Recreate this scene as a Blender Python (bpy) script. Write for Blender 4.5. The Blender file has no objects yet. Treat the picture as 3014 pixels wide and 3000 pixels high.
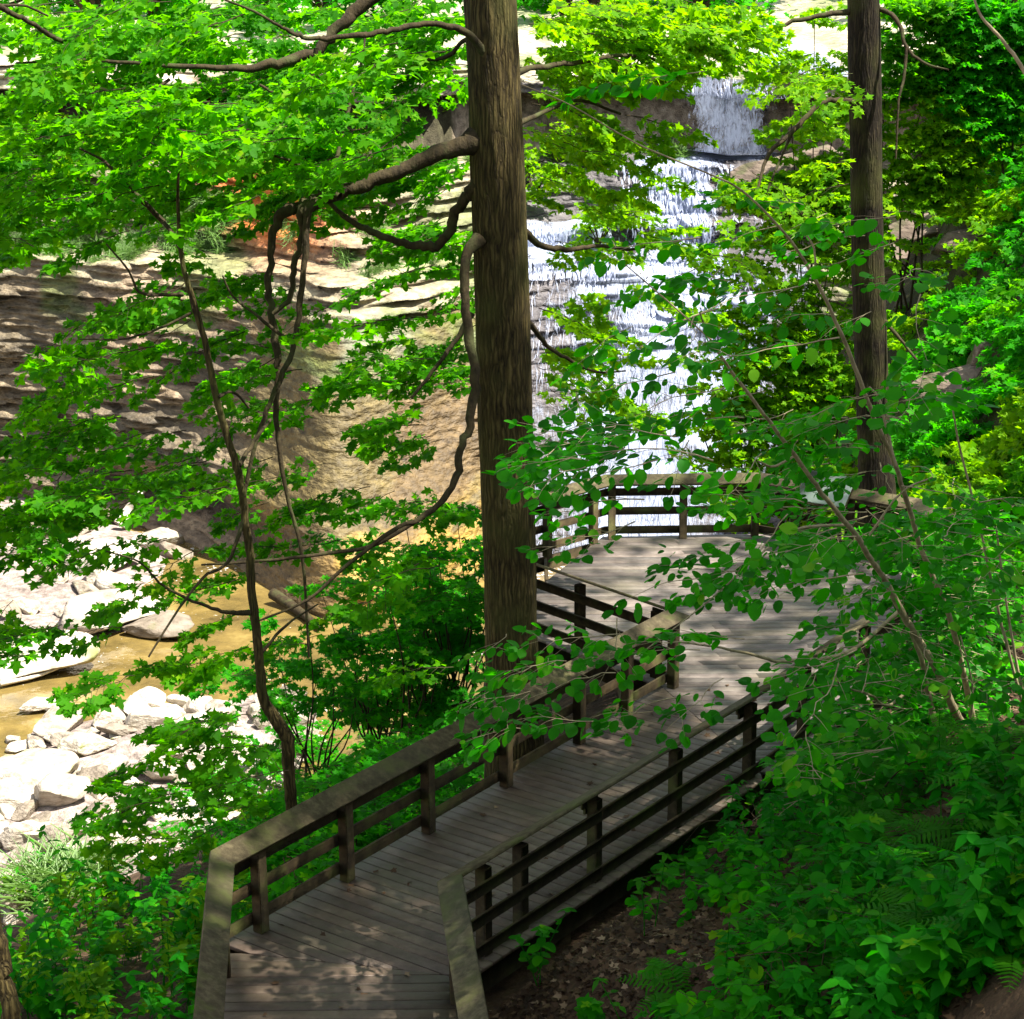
import bpy, math, random
import numpy as np
from mathutils import Matrix, Vector
random.seed(7); RNG = np.random.default_rng(11)
SC = bpy.context.scene; COL = SC.collection
# ------------------------------------------------------------------ camera
W, H = 3014.0, 3000.0
FPX, PITCH, ROLL, CAMZ = 5700.0, 0.2857, -0.0067, 10.6
_f = np.array([0, math.cos(PITCH), -math.sin(PITCH)]); _u = np.array([0, math.sin(PITCH), math.cos(PITCH)]); _r = np.array([1.0, 0, 0])
RI = _r*math.cos(ROLL)+_u*math.sin(ROLL); UP = _u*math.cos(ROLL)-_r*math.sin(ROLL); FW = _f
CAM = np.array([0, 0, CAMZ])
cd = bpy.data.cameras.new('camera'); cam = bpy.data.objects.new('camera', cd); COL.objects.link(cam)
cd.sensor_fit = 'HORIZONTAL'; cd.sensor_width = 36; cd.lens = FPX/W*36; cd.clip_end = 3000; cd.clip_start = .1
m3 = np.stack([RI, UP, -FW], 1); mw = Matrix([list(m3[i])+[CAM[i]] for i in range(3)]+[[0, 0, 0, 1]]); cam.matrix_world = mw
SC.camera = cam
# ------------------------------------------------------------------ light
SUN = np.array([0.42, -0.14, 0.88]); SUN /= np.linalg.norm(SUN)
EXPOSURE = 1.75; SUNP = 5.0; SKYP = 0.088
w = bpy.data.worlds.new("World"); SC.world = w; w.use_nodes = True
nt = w.node_tree; bg = nt.nodes['Background']; sk = nt.nodes.new('ShaderNodeTexSky'); sk.sky_type = 'NISHITA'; sk.sun_disc = False
sk.sun_elevation = math.asin(SUN[2]); sk.sun_rotation = math.atan2(SUN[0], SUN[1])
hs = nt.nodes.new('ShaderNodeHueSaturation'); hs.inputs['Saturation'].default_value = .4; nt.links.new(sk.outputs[0], hs.inputs['Color']); nt.links.new(hs.outputs[0], bg.inputs[0]); bg.inputs[1].default_value = SKYP
sd = bpy.data.lights.new('sun', 'SUN'); sd.energy = SUNP; sd.angle = math.radians(0.55); sd.color = (1, .94, .84)
so = bpy.data.objects.new('sun', sd); COL.objects.link(so); so.rotation_euler = Vector(-SUN).to_track_quat('-Z', 'Y').to_euler(); so.location = (20, -10, 60)
SC.view_settings.view_transform = 'Standard'; SC.view_settings.look = 'None'; SC.view_settings.exposure = EXPOSURE; SC.view_settings.gamma = 1
c = SC.cycles; c.max_bounces = 6; c.diffuse_bounces = 3; c.glossy_bounces = 2; c.transmission_bounces = 3; c.transparent_max_bounces = 6
c.use_denoising = True; c.caustics_reflective = False; c.caustics_refractive = False; c.sample_clamp_indirect = 6

# ------------------------------------------------------------------ view helpers: V = picture units 1932 wide, traced from the photograph
K = W/1932.0
def ray(vx, vy):
    return (vx*K-W/2)/FPX*RI-(vy*K-H/2)/FPX*UP+FW
def at(vx, vy, Y):
    d = ray(vx, vy); return CAM+d*(Y/d[1])
def onz(vx, vy, z):
    d = ray(vx, vy); return CAM+d*((z-CAMZ)/d[2])
def fz(x, y, z=0): return onz(x/K, y/K, z)
def toV(P):
    d = np.asarray(P)-CAM; zz = d@FW
    return np.stack([(W/2+FPX*(d@RI)/zz)/K, (H/2-FPX*(d@UP)/zz)/K], -1)
def mpx(Y): return Y/math.cos(PITCH)*K/FPX       # metres per V unit at distance Y (about)

# ------------------------------------------------------------------ materials
def mat(name): 
    m = bpy.data.materials.new(name); m.use_nodes = True; n = m.node_tree.nodes; n.clear(); return m, n, m.node_tree.links
def N(n, t, **k):
    x = n.new(t)
    for a, b in k.items(): setattr(x, a, b)
    return x
def ramp(n, stops):
    r = n.new('ShaderNodeValToRGB'); e = r.color_ramp.elements
    while len(e) < len(stops): e.new(.5)
    for q, (p, col) in zip(e, stops): q.position = p; q.color = (*col, 1)
    return r
def leaf_mat(name, stops, trans=.35, tcol=(.12, .30, .01), rough=.45, spec=.4):
    m, n, l = mat(name); out = N(n, 'ShaderNodeOutputMaterial'); at_ = N(n, 'ShaderNodeAttribute', attribute_name='rnd')
    r = ramp(n, stops); l.new(at_.outputs['Fac'], r.inputs[0])
    p = N(n, 'ShaderNodeBsdfPrincipled'); p.inputs['Roughness'].default_value = rough; p.inputs['Specular IOR Level'].default_value = spec
    l.new(r.outputs[0], p.inputs['Base Color'])
    t = N(n, 'ShaderNodeBsdfTranslucent'); mx = N(n, 'ShaderNodeMixRGB', blend_type='MIX'); mx.inputs[0].default_value = .6
    l.new(r.outputs[0], mx.inputs[1]); mx.inputs[2].default_value = (*tcol, 1); l.new(mx.outputs[0], t.inputs[0])
    ms = N(n, 'ShaderNodeMixShader'); ms.inputs[0].default_value = trans; l.new(p.outputs[0], ms.inputs[1]); l.new(t.outputs[0], ms.inputs[2]); l.new(ms.outputs[0], out.inputs[0])
    return m
def noise_mat(name, stops, scale=4, stretch=(1, 1, 1), detail=6, rough=.85, bump=.3, bscale=None, bdist=.05, spec=.25, attr=None, rot=(0, 0, 0), wave=None, moss=None):
    m, n, l = mat(name); out = N(n, 'ShaderNodeOutputMaterial'); p = N(n, 'ShaderNodeBsdfPrincipled'); l.new(p.outputs[0], out.inputs[0])
    tc = N(n, 'ShaderNodeTexCoord'); mp = N(n, 'ShaderNodeMapping'); mp.inputs['Scale'].default_value = stretch; mp.inputs['Rotation'].default_value = rot
    l.new(tc.outputs['Object'], mp.inputs[0])
    no = N(n, 'ShaderNodeTexNoise'); no.inputs['Scale'].default_value = scale; no.inputs['Detail'].default_value = detail; no.inputs['Roughness'].default_value = .65
    l.new(mp.outputs[0], no.inputs[0]); r = ramp(n, stops); l.new(no.outputs[0], r.inputs[0]); colr = r.outputs[0]
    if attr:
        a = N(n, 'ShaderNodeAttribute', attribute_name=attr); mu = N(n, 'ShaderNodeMixRGB', blend_type='MULTIPLY'); mu.inputs[0].default_value = 1
        l.new(colr, mu.inputs[1]); l.new(a.outputs['Color'], mu.inputs[2]); colr = mu.outputs[0]
    if moss:
        n3 = N(n, 'ShaderNodeTexNoise'); n3.inputs['Scale'].default_value = moss[0]; n3.inputs['Detail'].default_value = 5; l.new(tc.outputs['Object'], n3.inputs[0])
        r3 = ramp(n, [(moss[1], (0, 0, 0)), (moss[2], (1, 1, 1))]); l.new(n3.outputs[0], r3.inputs[0])
        mm = N(n, 'ShaderNodeMixRGB'); l.new(r3.outputs[0], mm.inputs[0]); l.new(colr, mm.inputs[1]); mm.inputs[2].default_value = (*moss[3], 1); colr = mm.outputs[0]
    l.new(colr, p.inputs['Base Color'])
    p.inputs['Roughness'].default_value = rough; p.inputs['Specular IOR Level'].default_value = spec
    if bump:
        b = N(n, 'ShaderNodeBump'); b.inputs['Strength'].default_value = bump; b.inputs['Distance'].default_value = bdist
        n2 = N(n, 'ShaderNodeTexNoise'); n2.inputs['Scale'].default_value = bscale or scale*3; n2.inputs['Detail'].default_value = 5; l.new(mp.outputs[0], n2.inputs[0])
        l.new(n2.outputs[0], b.inputs['Height']); l.new(b.outputs[0], p.inputs['Normal'])
    return m
M = {}
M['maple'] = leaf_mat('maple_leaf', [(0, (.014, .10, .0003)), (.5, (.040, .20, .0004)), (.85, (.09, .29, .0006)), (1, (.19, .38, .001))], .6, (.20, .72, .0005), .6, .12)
M['lime'] = leaf_mat('sunny_maple_leaf', [(0, (.04, .16, .0004)), (.5, (.10, .28, .0006)), (1, (.24, .42, .001))], .6, (.36, .75, .001), .6, .12)  # maple green made lighter and yellower, sunlight put into the leaf colour
M['hazel'] = leaf_mat('hazel_leaf', [(0, (.006, .080, .0004)), (.5, (.016, .18, .0005)), (.85, (.05, .28, .003)), (1, (.16, .38, .012))], .54, (.075, .74, .0006), .5, .14)
M['shrub'] = leaf_mat('shrub_leaf', [(0, (.007, .10, .0003)), (.5, (.018, .21, .0004)), (.85, (.05, .29, .0008)), (1, (.14, .38, .001))], .56, (.085, .72, .0006), .6, .12)
M['herb'] = leaf_mat('herb_leaf', [(0, (.003, .085, .0004)), (.5, (.007, .18, .0008)), (1, (.045, .30, .001))], .52, (.035, .66, .0006), .6, .12)
M['fern'] = leaf_mat('fern_leaf', [(0, (.012, .11, .001)), (1, (.045, .22, .002))], .5, (.10, .55, .001), .6, .12)
M['grass'] = leaf_mat('grass_blade', [(0, (.05, .15, .02)), (1, (.20, .32, .10))], .35, (.2, .4, .05))
M['litter'] = leaf_mat('dead_leaf', [(0, (.022, .012, .006)), (.6, (.07, .038, .018)), (.93, (.13, .08, .042)), (1, (.26, .18, .11))], .1, (.2, .1, .04), .7, .2)
def bark_mat(name, dark, mid, light, sc):
    m, n, l = mat(name); out = N(n, 'ShaderNodeOutputMaterial'); p = N(n, 'ShaderNodeBsdfPrincipled'); l.new(p.outputs[0], out.inputs[0]); p.inputs['Roughness'].default_value = .9; p.inputs['Specular IOR Level'].default_value = .2
    tc = N(n, 'ShaderNodeTexCoord'); no = N(n, 'ShaderNodeTexNoise'); no.inputs['Scale'].default_value = 3.; no.inputs['Detail'].default_value = 4; l.new(tc.outputs['Object'], no.inputs[0])
    av = N(n, 'ShaderNodeVectorMath', operation='MULTIPLY_ADD'); l.new(no.outputs['Color'], av.inputs[0]); av.inputs[1].default_value = (.09, .09, .3); l.new(tc.outputs['Object'], av.inputs[2])
    mp = N(n, 'ShaderNodeMapping'); mp.inputs['Scale'].default_value = (sc, sc, sc*.085); l.new(av.outputs[0], mp.inputs[0])
    vo = N(n, 'ShaderNodeTexVoronoi', feature='DISTANCE_TO_EDGE'); vo.inputs['Scale'].default_value = 1.; l.new(mp.outputs[0], vo.inputs['Vector'])
    n2 = N(n, 'ShaderNodeTexNoise'); n2.inputs['Scale'].default_value = 2.4; n2.inputs['Detail'].default_value = 8; l.new(mp.outputs[0], n2.inputs[0])
    mu = N(n, 'ShaderNodeMath', operation='MULTIPLY_ADD'); l.new(n2.outputs[0], mu.inputs[0]); mu.inputs[1].default_value = .55; sm = N(n, 'ShaderNodeMath', operation='MULTIPLY'); sm.inputs[1].default_value = 1.1; l.new(vo.outputs['Distance'], sm.inputs[0]); l.new(sm.outputs[0], mu.inputs[2])
    r = ramp(n, [(.18, dark), (.42, mid), (.75, light)]); l.new(mu.outputs[0], r.inputs[0])
    n3 = N(n, 'ShaderNodeTexNoise'); n3.inputs['Scale'].default_value = 1.1; n3.inputs['Detail'].default_value = 3; l.new(tc.outputs['Object'], n3.inputs[0]); r3 = ramp(n, [(.48, (0, 0, 0)), (.7, (.7, .7, .7))]); l.new(n3.outputs[0], r3.inputs[0])
    mx = N(n, 'ShaderNodeMixRGB'); l.new(r3.outputs[0], mx.inputs[0]); l.new(r.outputs[0], mx.inputs[1]); mx.inputs[2].default_value = (.06, .062, .015, 1); l.new(mx.outputs[0], p.inputs['Base Color'])
    b = N(n, 'ShaderNodeBump'); b.inputs['Strength'].default_value = 1.; b.inputs['Distance'].default_value = .035; l.new(mu.outputs[0], b.inputs['Height']); l.new(b.outputs[0], p.inputs['Normal']); return m
M['darkbark'] = bark_mat('dark_bark', (.003, .002, .001), (.014, .010, .005), (.038, .029, .014), 21)
M['bark'] = bark_mat('furrowed_bark', (.006, .004, .002), (.045, .033, .010), (.105, .08, .028), 21)
M['branch'] = noise_mat('branch_bark', [(.3, (.013, .009, .004)), (.7, (.052, .038, .016))], 12, (1, 1, .5), 7, .9, .9, 30, .02, moss=(3, .5, .7, (.05, .055, .018)))
M['hazelbark'] = noise_mat('hazel_bark', [(.3, (.16, .125, .07)), (.7, (.40, .33, .20))], 10, (1, 1, .6), 5, .85, .3, 40, .005)
M['wood'] = noise_mat('weathered_timber', [(.28, (.016, .011, .005)), (.5, (.040, .028, .012)), (.75, (.085, .062, .028))], 6, (1, 1, 1), 8, .85, .5, 30, .01, attr='tint', moss=(2.2, .52, .72, (.075, .085, .02)))
M['cap'] = noise_mat('mossy_cap_timber', [(.28, (.030, .024, .012)), (.5, (.062, .051, .027)), (.78, (.13, .11, .062))], 9, (1, 1, 1), 10, .9, .6, 28, .012, attr='tint', moss=(3, .5, .7, (.07, .075, .022)))
M['deck'] = noise_mat('deck_board', [(.25, (.066, .049, .036)), (.5, (.118, .090, .068)), (.8, (.185, .148, .115))], 5, (1, 1, 1), 10, .6, .5, 35, .008, attr='tint', spec=.4, moss=(.9, .5, .75, (.09, .08, .05)))
M['soil'] = noise_mat('forest_soil', [(.3, (.020, .012, .006)), (.55, (.07, .042, .022)), (.8, (.14, .09, .05))], 3, (1, 1, 1), 10, .95, .9, 14, .08, attr='tint')
M['rock'] = noise_mat('layered_rock', [(.32, (.32, .30, .25)), (.5, (.80, .78, .70)), (.66, (1.25, 1.2, 1.02))], 2.2, (.8, .8, 1.7), 12, .6, 1.0, 2.5, .3, spec=.35, attr='tint')
M['boulder'] = noise_mat('pale_boulder', [(.3, (.17, .145, .11)), (.5, (.42, .38, .32)), (.75, (.56, .52, .46))], 1.8, (1, 1, 1.8), 10, .9, .9, 5, .09, attr=None, moss=(1.2, .60, .72, (.22, .24, .10)))
M['sloperock'] = noise_mat('slope_rock', [(.3, (.05, .035, .025)), (.5, (.13, .10, .075)), (.75, (.24, .19, .14))], 1.5, (1, 1, 4), 9, .85, 1., 5, .1, moss=(1.2, .5, .65, (.05, .07, .015)))
M['drift'] = noise_mat('bleached_wood', [(.3, (.42, .36, .28)), (.7, (.70, .64, .54))], 5, (1, 1, .3), 6, .9, .5, 20, .02)
M['sign'] = noise_mat('sign_panel', [(.3, (.20, .26, .22)), (.7, (.26, .33, .28))], 5, (1, 1, 1), 3, .35, 0, spec=.5)
def water_mats():
    m, n, l = mat('creek_water'); out = N(n, 'ShaderNodeOutputMaterial'); p = N(n, 'ShaderNodeBsdfPrincipled'); l.new(p.outputs[0], out.inputs[0])
    g = N(n, 'ShaderNodeNewGeometry'); no = N(n, 'ShaderNodeTexNoise'); no.inputs['Scale'].default_value = .5; no.inputs['Detail'].default_value = 10; no.inputs['Roughness'].default_value = .68; l.new(g.outputs['Position'], no.inputs[0])
    r = ramp(n, [(.28, (.035, .026, .010)), (.42, (.11, .08, .026)), (.55, (.17, .12, .036)), (.72, (.30, .225, .075))]); l.new(no.outputs[0], r.inputs[0])
    n2 = N(n, 'ShaderNodeTexNoise'); n2.inputs['Scale'].default_value = 5.5; n2.inputs['Detail'].default_value = 3; l.new(g.outputs['Position'], n2.inputs[0])
    n4 = N(n, 'ShaderNodeTexNoise'); n4.inputs['Scale'].default_value = .22; l.new(g.outputs['Position'], n4.inputs[0])
    ad = N(n, 'ShaderNodeMath', operation='ADD'); l.new(n2.outputs[0], ad.inputs[0]); l.new(n4.outputs[0], ad.inputs[1])
    r2 = ramp(n, [(.60, (0, 0, 0)), (.63, (1, 1, 1))]); hf = N(n, 'ShaderNodeMath', operation='MULTIPLY'); hf.inputs[1].default_value = .5; l.new(ad.outputs[0], hf.inputs[0]); l.new(hf.outputs[0], r2.inputs[0])
    mx = N(n, 'ShaderNodeMixRGB'); l.new(r2.outputs[0], mx.inputs[0]); l.new(r.outputs[0], mx.inputs[1]); mx.inputs[2].default_value = (.8, .8, .78, 1)
    l.new(mx.outputs[0], p.inputs['Base Color']); p.inputs['Roughness'].default_value = .06; p.inputs['Specular IOR Level'].default_value = .8
    b = N(n, 'ShaderNodeBump'); b.inputs['Strength'].default_value = .35; b.inputs['Distance'].default_value = .05
    n3 = N(n, 'ShaderNodeTexNoise'); n3.inputs['Scale'].default_value = 3; n3.inputs['Detail'].default_value = 3; l.new(g.outputs['Position'], n3.inputs[0]); l.new(n3.outputs[0], b.inputs['Height']); l.new(b.outputs[0], p.inputs['Normal'])
    m2, n, l = mat('falling_water'); out = N(n, 'ShaderNodeOutputMaterial'); p = N(n, 'ShaderNodeBsdfPrincipled'); p.inputs['Base Color'].default_value = (.40, .445, .57, 1); p.inputs['Roughness'].default_value = .3
    t = N(n, 'ShaderNodeBsdfTranslucent'); t.inputs[0].default_value = (.5, .56, .72, 1); ms = N(n, 'ShaderNodeMixShader'); ms.inputs[0].default_value = .4
    l.new(p.outputs[0], ms.inputs[1]); l.new(t.outputs[0], ms.inputs[2]); l.new(ms.outputs[0], out.inputs[0])
    return m, m2
M['water'], M['falls'] = water_mats()

# ------------------------------------------------------------------ object helpers
def tag(o, label=None, cat=None, group=None, kind=None):
    if label: o['label'] = label
    if cat: o['category'] = cat
    if group: o['group'] = group
    if kind: o['kind'] = kind
    return o
def empty(name, loc, label=None, cat=None, group=None):
    o = bpy.data.objects.new(name, None); COL.objects.link(o); o.location = [float(v) for v in loc]; o.empty_display_size = .2
    return tag(o, label, cat, group)
def make_mesh(name, V, F, material, rnd=None, tint=None, smooth=False):
    V = np.asarray(V, dtype=np.float32); me = bpy.data.meshes.new(name); me.vertices.add(len(V)); me.vertices.foreach_set('co', V.ravel())
    Fs = F if isinstance(F, list) else [F]
    loops = np.concatenate([np.asarray(f, dtype=np.int32).ravel() for f in Fs]); tot = np.concatenate([np.full(len(f), np.asarray(f).shape[1], dtype=np.int32) for f in Fs])
    st = np.concatenate([[0], np.cumsum(tot)[:-1]]).astype(np.int32)
    me.loops.add(len(loops)); me.loops.foreach_set('vertex_index', loops); me.polygons.add(len(tot)); me.polygons.foreach_set('loop_start', st); me.polygons.foreach_set('loop_total', tot)
    if smooth: me.polygons.foreach_set('use_smooth', np.ones(len(tot), dtype=bool))
    me.update(calc_edges=True)
    if rnd is not None:
        a = me.attributes.new('rnd', 'FLOAT', 'POINT'); a.data.foreach_set('value', np.asarray(rnd, dtype=np.float32))
    if tint is not None:
        tint = np.asarray(tint, dtype=np.float32)
        a = me.attributes.new('tint', 'FLOAT_COLOR', 'POINT'); a.data.foreach_set('color', np.concatenate([tint, np.ones((len(tint), 1), np.float32)], 1).ravel())
    me.materials.append(material); return me
def link(name, me, parent=None, loc=None):
    o = bpy.data.objects.new(name, me); COL.objects.link(o)
    if parent: o.parent = parent
    if loc is not None: o.location = [float(v) for v in loc]
    return o
class MB:
    """collects shapes, builds ONE mesh"""
    def __init__(s): s.V = []; s.F = {3: [], 4: []}; s.T = []; s.n = 0
    def add(s, V, F, tint=(1, 1, 1)):
        V = np.asarray(V, float); F = np.asarray(F); s.V.append(V); s.F[F.shape[1]].append(F+s.n); s.T.append(np.tile(tint, (len(V), 1)) if np.ndim(tint) == 1 else tint); s.n += len(V)
    def build(s, name, material, parent=None, origin=None, smooth=False):
        V = np.concatenate(s.V); F = [np.concatenate(f) for f in s.F.values() if f]
        o0 = np.zeros(3) if origin is None else np.asarray(origin, float)
        return link(name, make_mesh(name, V-o0, F, material, tint=np.concatenate(s.T), smooth=smooth), parent, None if parent else o0)
def obox(c, ax, ay, az, hx, hy, hz, bev=.006):
    """oriented box with chamfered edges: 24 verts"""
    c = np.asarray(c, float); ax, ay, az = [np.asarray(a, float)/np.linalg.norm(a) for a in (ax, ay, az)]
    V = []; idx = {}
    for sx in (-1, 1):
        for sy in (-1, 1):
            for sz in (-1, 1):
                for k in range(3):
                    d = [bev if j != k else 0 for j in range(3)]
                    idx[(sx, sy, sz, k)] = len(V); V.append(c+ax*sx*(hx-d[0])+ay*sy*(hy-d[1])+az*sz*(hz-d[2]))
    F = []; T = []
    def q(k, s):
        a, b = [j for j in range(3) if j != k]; r = []
        for u, v in ((-1, -1), (1, -1), (1, 1), (-1, 1)):
            t = [0, 0, 0]; t[k] = s; t[a] = u; t[b] = v; r.append(idx[(*t, k)])
        ordr = r if (s > 0) ^ (k == 1) else r[::-1]
        F.append(ordr)
    for k in range(3):
        for s in (-1, 1): q(k, s)
    for e in range(3):
        a, b = [j for j in range(3) if j != e]
        for u in (-1, 1):
            for v in (-1, 1):
                def I(se, k):
                    t = [0, 0, 0]; t[e] = se; t[a] = u; t[b] = v; return idx[(*t, k)]
                F.append([I(-1, a), I(1, a), I(1, b), I(-1, b)])
    for sx in (-1, 1):
        for sy in (-1, 1):
            for sz in (-1, 1):
                i = [idx[(sx, sy, sz, k)] for k in range(3)]; T.append(i)
    return np.array(V), np.array(F), np.array(T)
def addbox(mb, *a, tint=(1, 1, 1), **k):
    V, F, T = obox(*a, **k); n = mb.n; mb.add(V, F, tint); mb.F[3].append(T+n)
def tintr(s=.18):
    g = 1+random.uniform(-s, s); return (g*random.uniform(.96, 1.04), g, g*random.uniform(.94, 1.04))
def catmull(P, sub=5):
    P = np.asarray(P, float)
    if len(P) < 3: return np.array([P[0]+(P[-1]-P[0])*t for t in np.linspace(0, 1, sub+1)])
    Q = np.vstack([2*P[0]-P[1], P, 2*P[-1]-P[-2]]); out = []
    for i in range(1, len(Q)-2):
        for t in np.arange(sub)/sub:
            out.append(.5*((2*Q[i])+(-Q[i-1]+Q[i+1])*t+(2*Q[i-1]-5*Q[i]+4*Q[i+1]-Q[i+2])*t*t+(-Q[i-1]+3*Q[i]-3*Q[i+1]+Q[i+2])*t**3))
    out.append(P[-1]); return np.array(out)
def tube(P, R, seg=8, rough=0., rs=None, flare=None):
    """P (n,3), R (n) -> verts, quads"""
    P = np.asarray(P, float); R = np.asarray(R, float); T = np.gradient(P, axis=0); T /= np.linalg.norm(T, axis=1)[:, None]+1e-9
    ref = np.array([1., 0, 0]) if abs(T[:, 0]).mean() < .7 else np.array([0, 1., 0])
    A = np.cross(T, ref); A /= np.linalg.norm(A, axis=1)[:, None]+1e-9; B = np.cross(T, A)
    th = np.arange(seg)/seg*2*np.pi
    r = R[:, None]*np.ones(seg)
    if rough:
        rg = rs or RNG
        prof = rg.normal(0, 1, seg); prof = prof*.6+np.roll(prof, 1)*.4
        r = r*(1+rough*(prof[None]*.6+rg.normal(0, .6, r.shape)))
    V = P[:, None]+A[:, None]*(np.cos(th)*r)[:, :, None]+B[:, None]*(np.sin(th)*r)[:, :, None]
    n = len(P); i = np.arange(n-1)[:, None]*seg; j = np.arange(seg); k = (j+1) % seg
    F = np.stack([i+j, i+k, i+seg+k, i+seg+j], -1).reshape(-1, 4)
    return V.reshape(-1, 3), F

# ------------------------------------------------------------------ leaves
def tmpl(outline, center, fold=.12, droop=.12):
    """half outline (x>=0) from base to tip -> mirrored leaf fan"""
    R_ = outline; L_ = [(-x, y) for x, y in outline[1:-1]][::-1]; P = R_+L_; V = [(*center,)]+P
    V = np.array([(x, y, fold*abs(x)-droop*y*y) for x, y in V]); n = len(P)
    F = np.array([(0, 1+i, 1+(i+1) % n) for i in range(n)]); return V, F
MAPLE = tmpl([(0, .05), (.16, 0), (.40, .02), (.34, .20), (.36, .30), (.66, .52), (.38, .55), (.26, .54), (.20, .80), (0, 1.0)], (0, .32))
MAPLE_S = tmpl([(0, .05), (.42, .05), (.30, .28), (.62, .55), (.26, .55), (0, 1.0)], (0, .32))
OVAL = tmpl([(0, 0), (.26, .10), (.40, .35), (.38, .60), (.22, .85), (0, 1.0)], (0, .5), .15, .1)
POINTY = tmpl([(0, 0), (.20, .15), (.27, .38), (.16, .70), (0, 1.0)], (0, .4), .18, .2)
def rotm(az, pitch, roll):
    """leaf frame: y forward at azimuth az, pitched (up +), rolled; arrays -> (n,3,3) columns"""
    ca, sa, cp, sp, cr, sr = np.cos(az), np.sin(az), np.cos(pitch), np.sin(pitch), np.cos(roll), np.sin(roll)
    y = np.stack([-sa*cp, ca*cp, sp], -1); x0 = np.stack([ca, sa, np.zeros_like(ca)], -1); z0 = np.cross(x0, y)
    x = x0*cr[:, None]+z0*sr[:, None]; z = np.cross(x, y); return np.stack([x, y, z], -1)
class Leaves:
    def __init__(s): s.P = []; s.R = []; s.S = []; s.C = []
    def add(s, P, R, S, C): s.P.append(P); s.R.append(R); s.S.append(S); s.C.append(C)
    def count(s): return sum(len(p) for p in s.P)
    def mesh(s, name, T, material, origin=(0, 0, 0)):
        P = np.concatenate(s.P)-np.asarray(origin); R = np.concatenate(s.R); S = np.concatenate(s.S); C = np.concatenate(s.C); tv, tf = T
        V = np.einsum('nij,kj->nki', R, tv)*S[:, None, None]+P[:, None]; n = len(P)
        F = (tf[None]+np.arange(n)[:, None, None]*len(tv)).reshape(-1, 3)
        return make_mesh(name, V.reshape(-1, 3), F, material, rnd=np.repeat(C, len(tv)))
def proto_spray(kind, rg):
    """a flattened spray 1 m long along +Y: (pos, az, pitch, roll, size), twigs list"""
    pos, az, pi, ro, sz, tw = [], [], [], [], [], []
    def leaf(p, a, s, dp=.0):
        pos.append(p); az.append(a); pi.append(rg.normal(-.28+dp, .40)); ro.append(rg.normal(0, .45)); sz.append(s*rg.uniform(.55, 1.25))
    nn = 9 if kind == 'maple' else 7
    mx = np.cumsum(rg.normal(0, .025, nn+1)); zz = -.12*np.linspace(0, 1, nn+1)**2+np.cumsum(rg.normal(0, .012, nn+1))
    main = np.array([[mx[i], i/nn, zz[i]] for i in range(nn+1)]); tw.append((main, .007, .002))
    for i in range(1, nn+1):
        t = i/nn; sides = (-1, 1) if kind == 'maple' else ((-1,) if i % 2 else (1,))
        for sd_ in sides:
            if rg.random() < .1: continue
            L = (.42*(1-.65*t)+.06)*rg.uniform(.6, 1.2)*(1 if kind == 'maple' else 1.15); a = -sd_*(.85+rg.normal(0, .15)); d = np.array([-math.sin(a), math.cos(a), rg.normal(-.08, .12)])
            k = max(2, int(L/(.115 if kind == 'maple' else .095))); tip = main[i]+d*L
            tw.append((np.array([main[i], main[i]+d*L*.5+[0, 0, .01], tip-[0, 0, .03*L]]), .004, .0015))
            for j in range(1, k+1):
                p = main[i]+d*L*j/k; p[2] -= .04*j/k*L+rg.uniform(0, .03)
                if kind == 'maple':
                    leaf(p, a+.8+rg.normal(0, .4), .13); leaf(p, a-.8+rg.normal(0, .4), .13)
                else: leaf(p, a+(.7 if j % 2 else -.7)+rg.normal(0, .3), .138)
            leaf(tip, a, .12)
    leaf(main[-1], 0, .12); leaf(main[-1], .6, .1); leaf(main[-1], -.6, .1)
    return dict(P=np.array(pos), az=np.array(az), pi=np.array(pi), ro=np.array(ro), S=np.array(sz), tw=tw)
PR = {k: [proto_spray(k, np.random.default_rng(s)) for s in range(20, 28)] for k in ('maple', 'hazel')}
def place_spray(kind, lv, mb, p, az, pitch, scale=1., leafk=1., rg=RNG, thin=1., cshift=0., twigs=True):
    pr = PR[kind][rg.integers(8)]; Rm = rotm(np.array([az]), np.array([pitch]), np.array([rg.normal(0, .2)]))[0]
    R = Rm@rotm(pr['az'], pr['pi'], pr['ro']); P = p+(pr['P']*scale-np.array([0, .5*scale, 0]))@Rm.T
    k = rg.random(len(P)) < thin; base = rg.normal(.45, .16)+cshift
    C = np.clip(base+rg.normal(0, .17, len(P))+(rg.random(len(P)) < .03)*.4, 0, 1)
    lv.add(P[k], R[k], (pr['S']*leafk)[k], C[k])
    if twigs:
        for i, (q, r0, r1) in enumerate(pr['tw']):
            if i and rg.random() < .35: continue
            q = p+(q*scale-np.array([0, .5*scale, 0]))@Rm.T
            V, F = tube(q, np.linspace(r0, r1, len(q))*scale, 3 if i else 4); mb.add(V, F)
    return p-(Rm[:, 1]*.5*scale)

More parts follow.
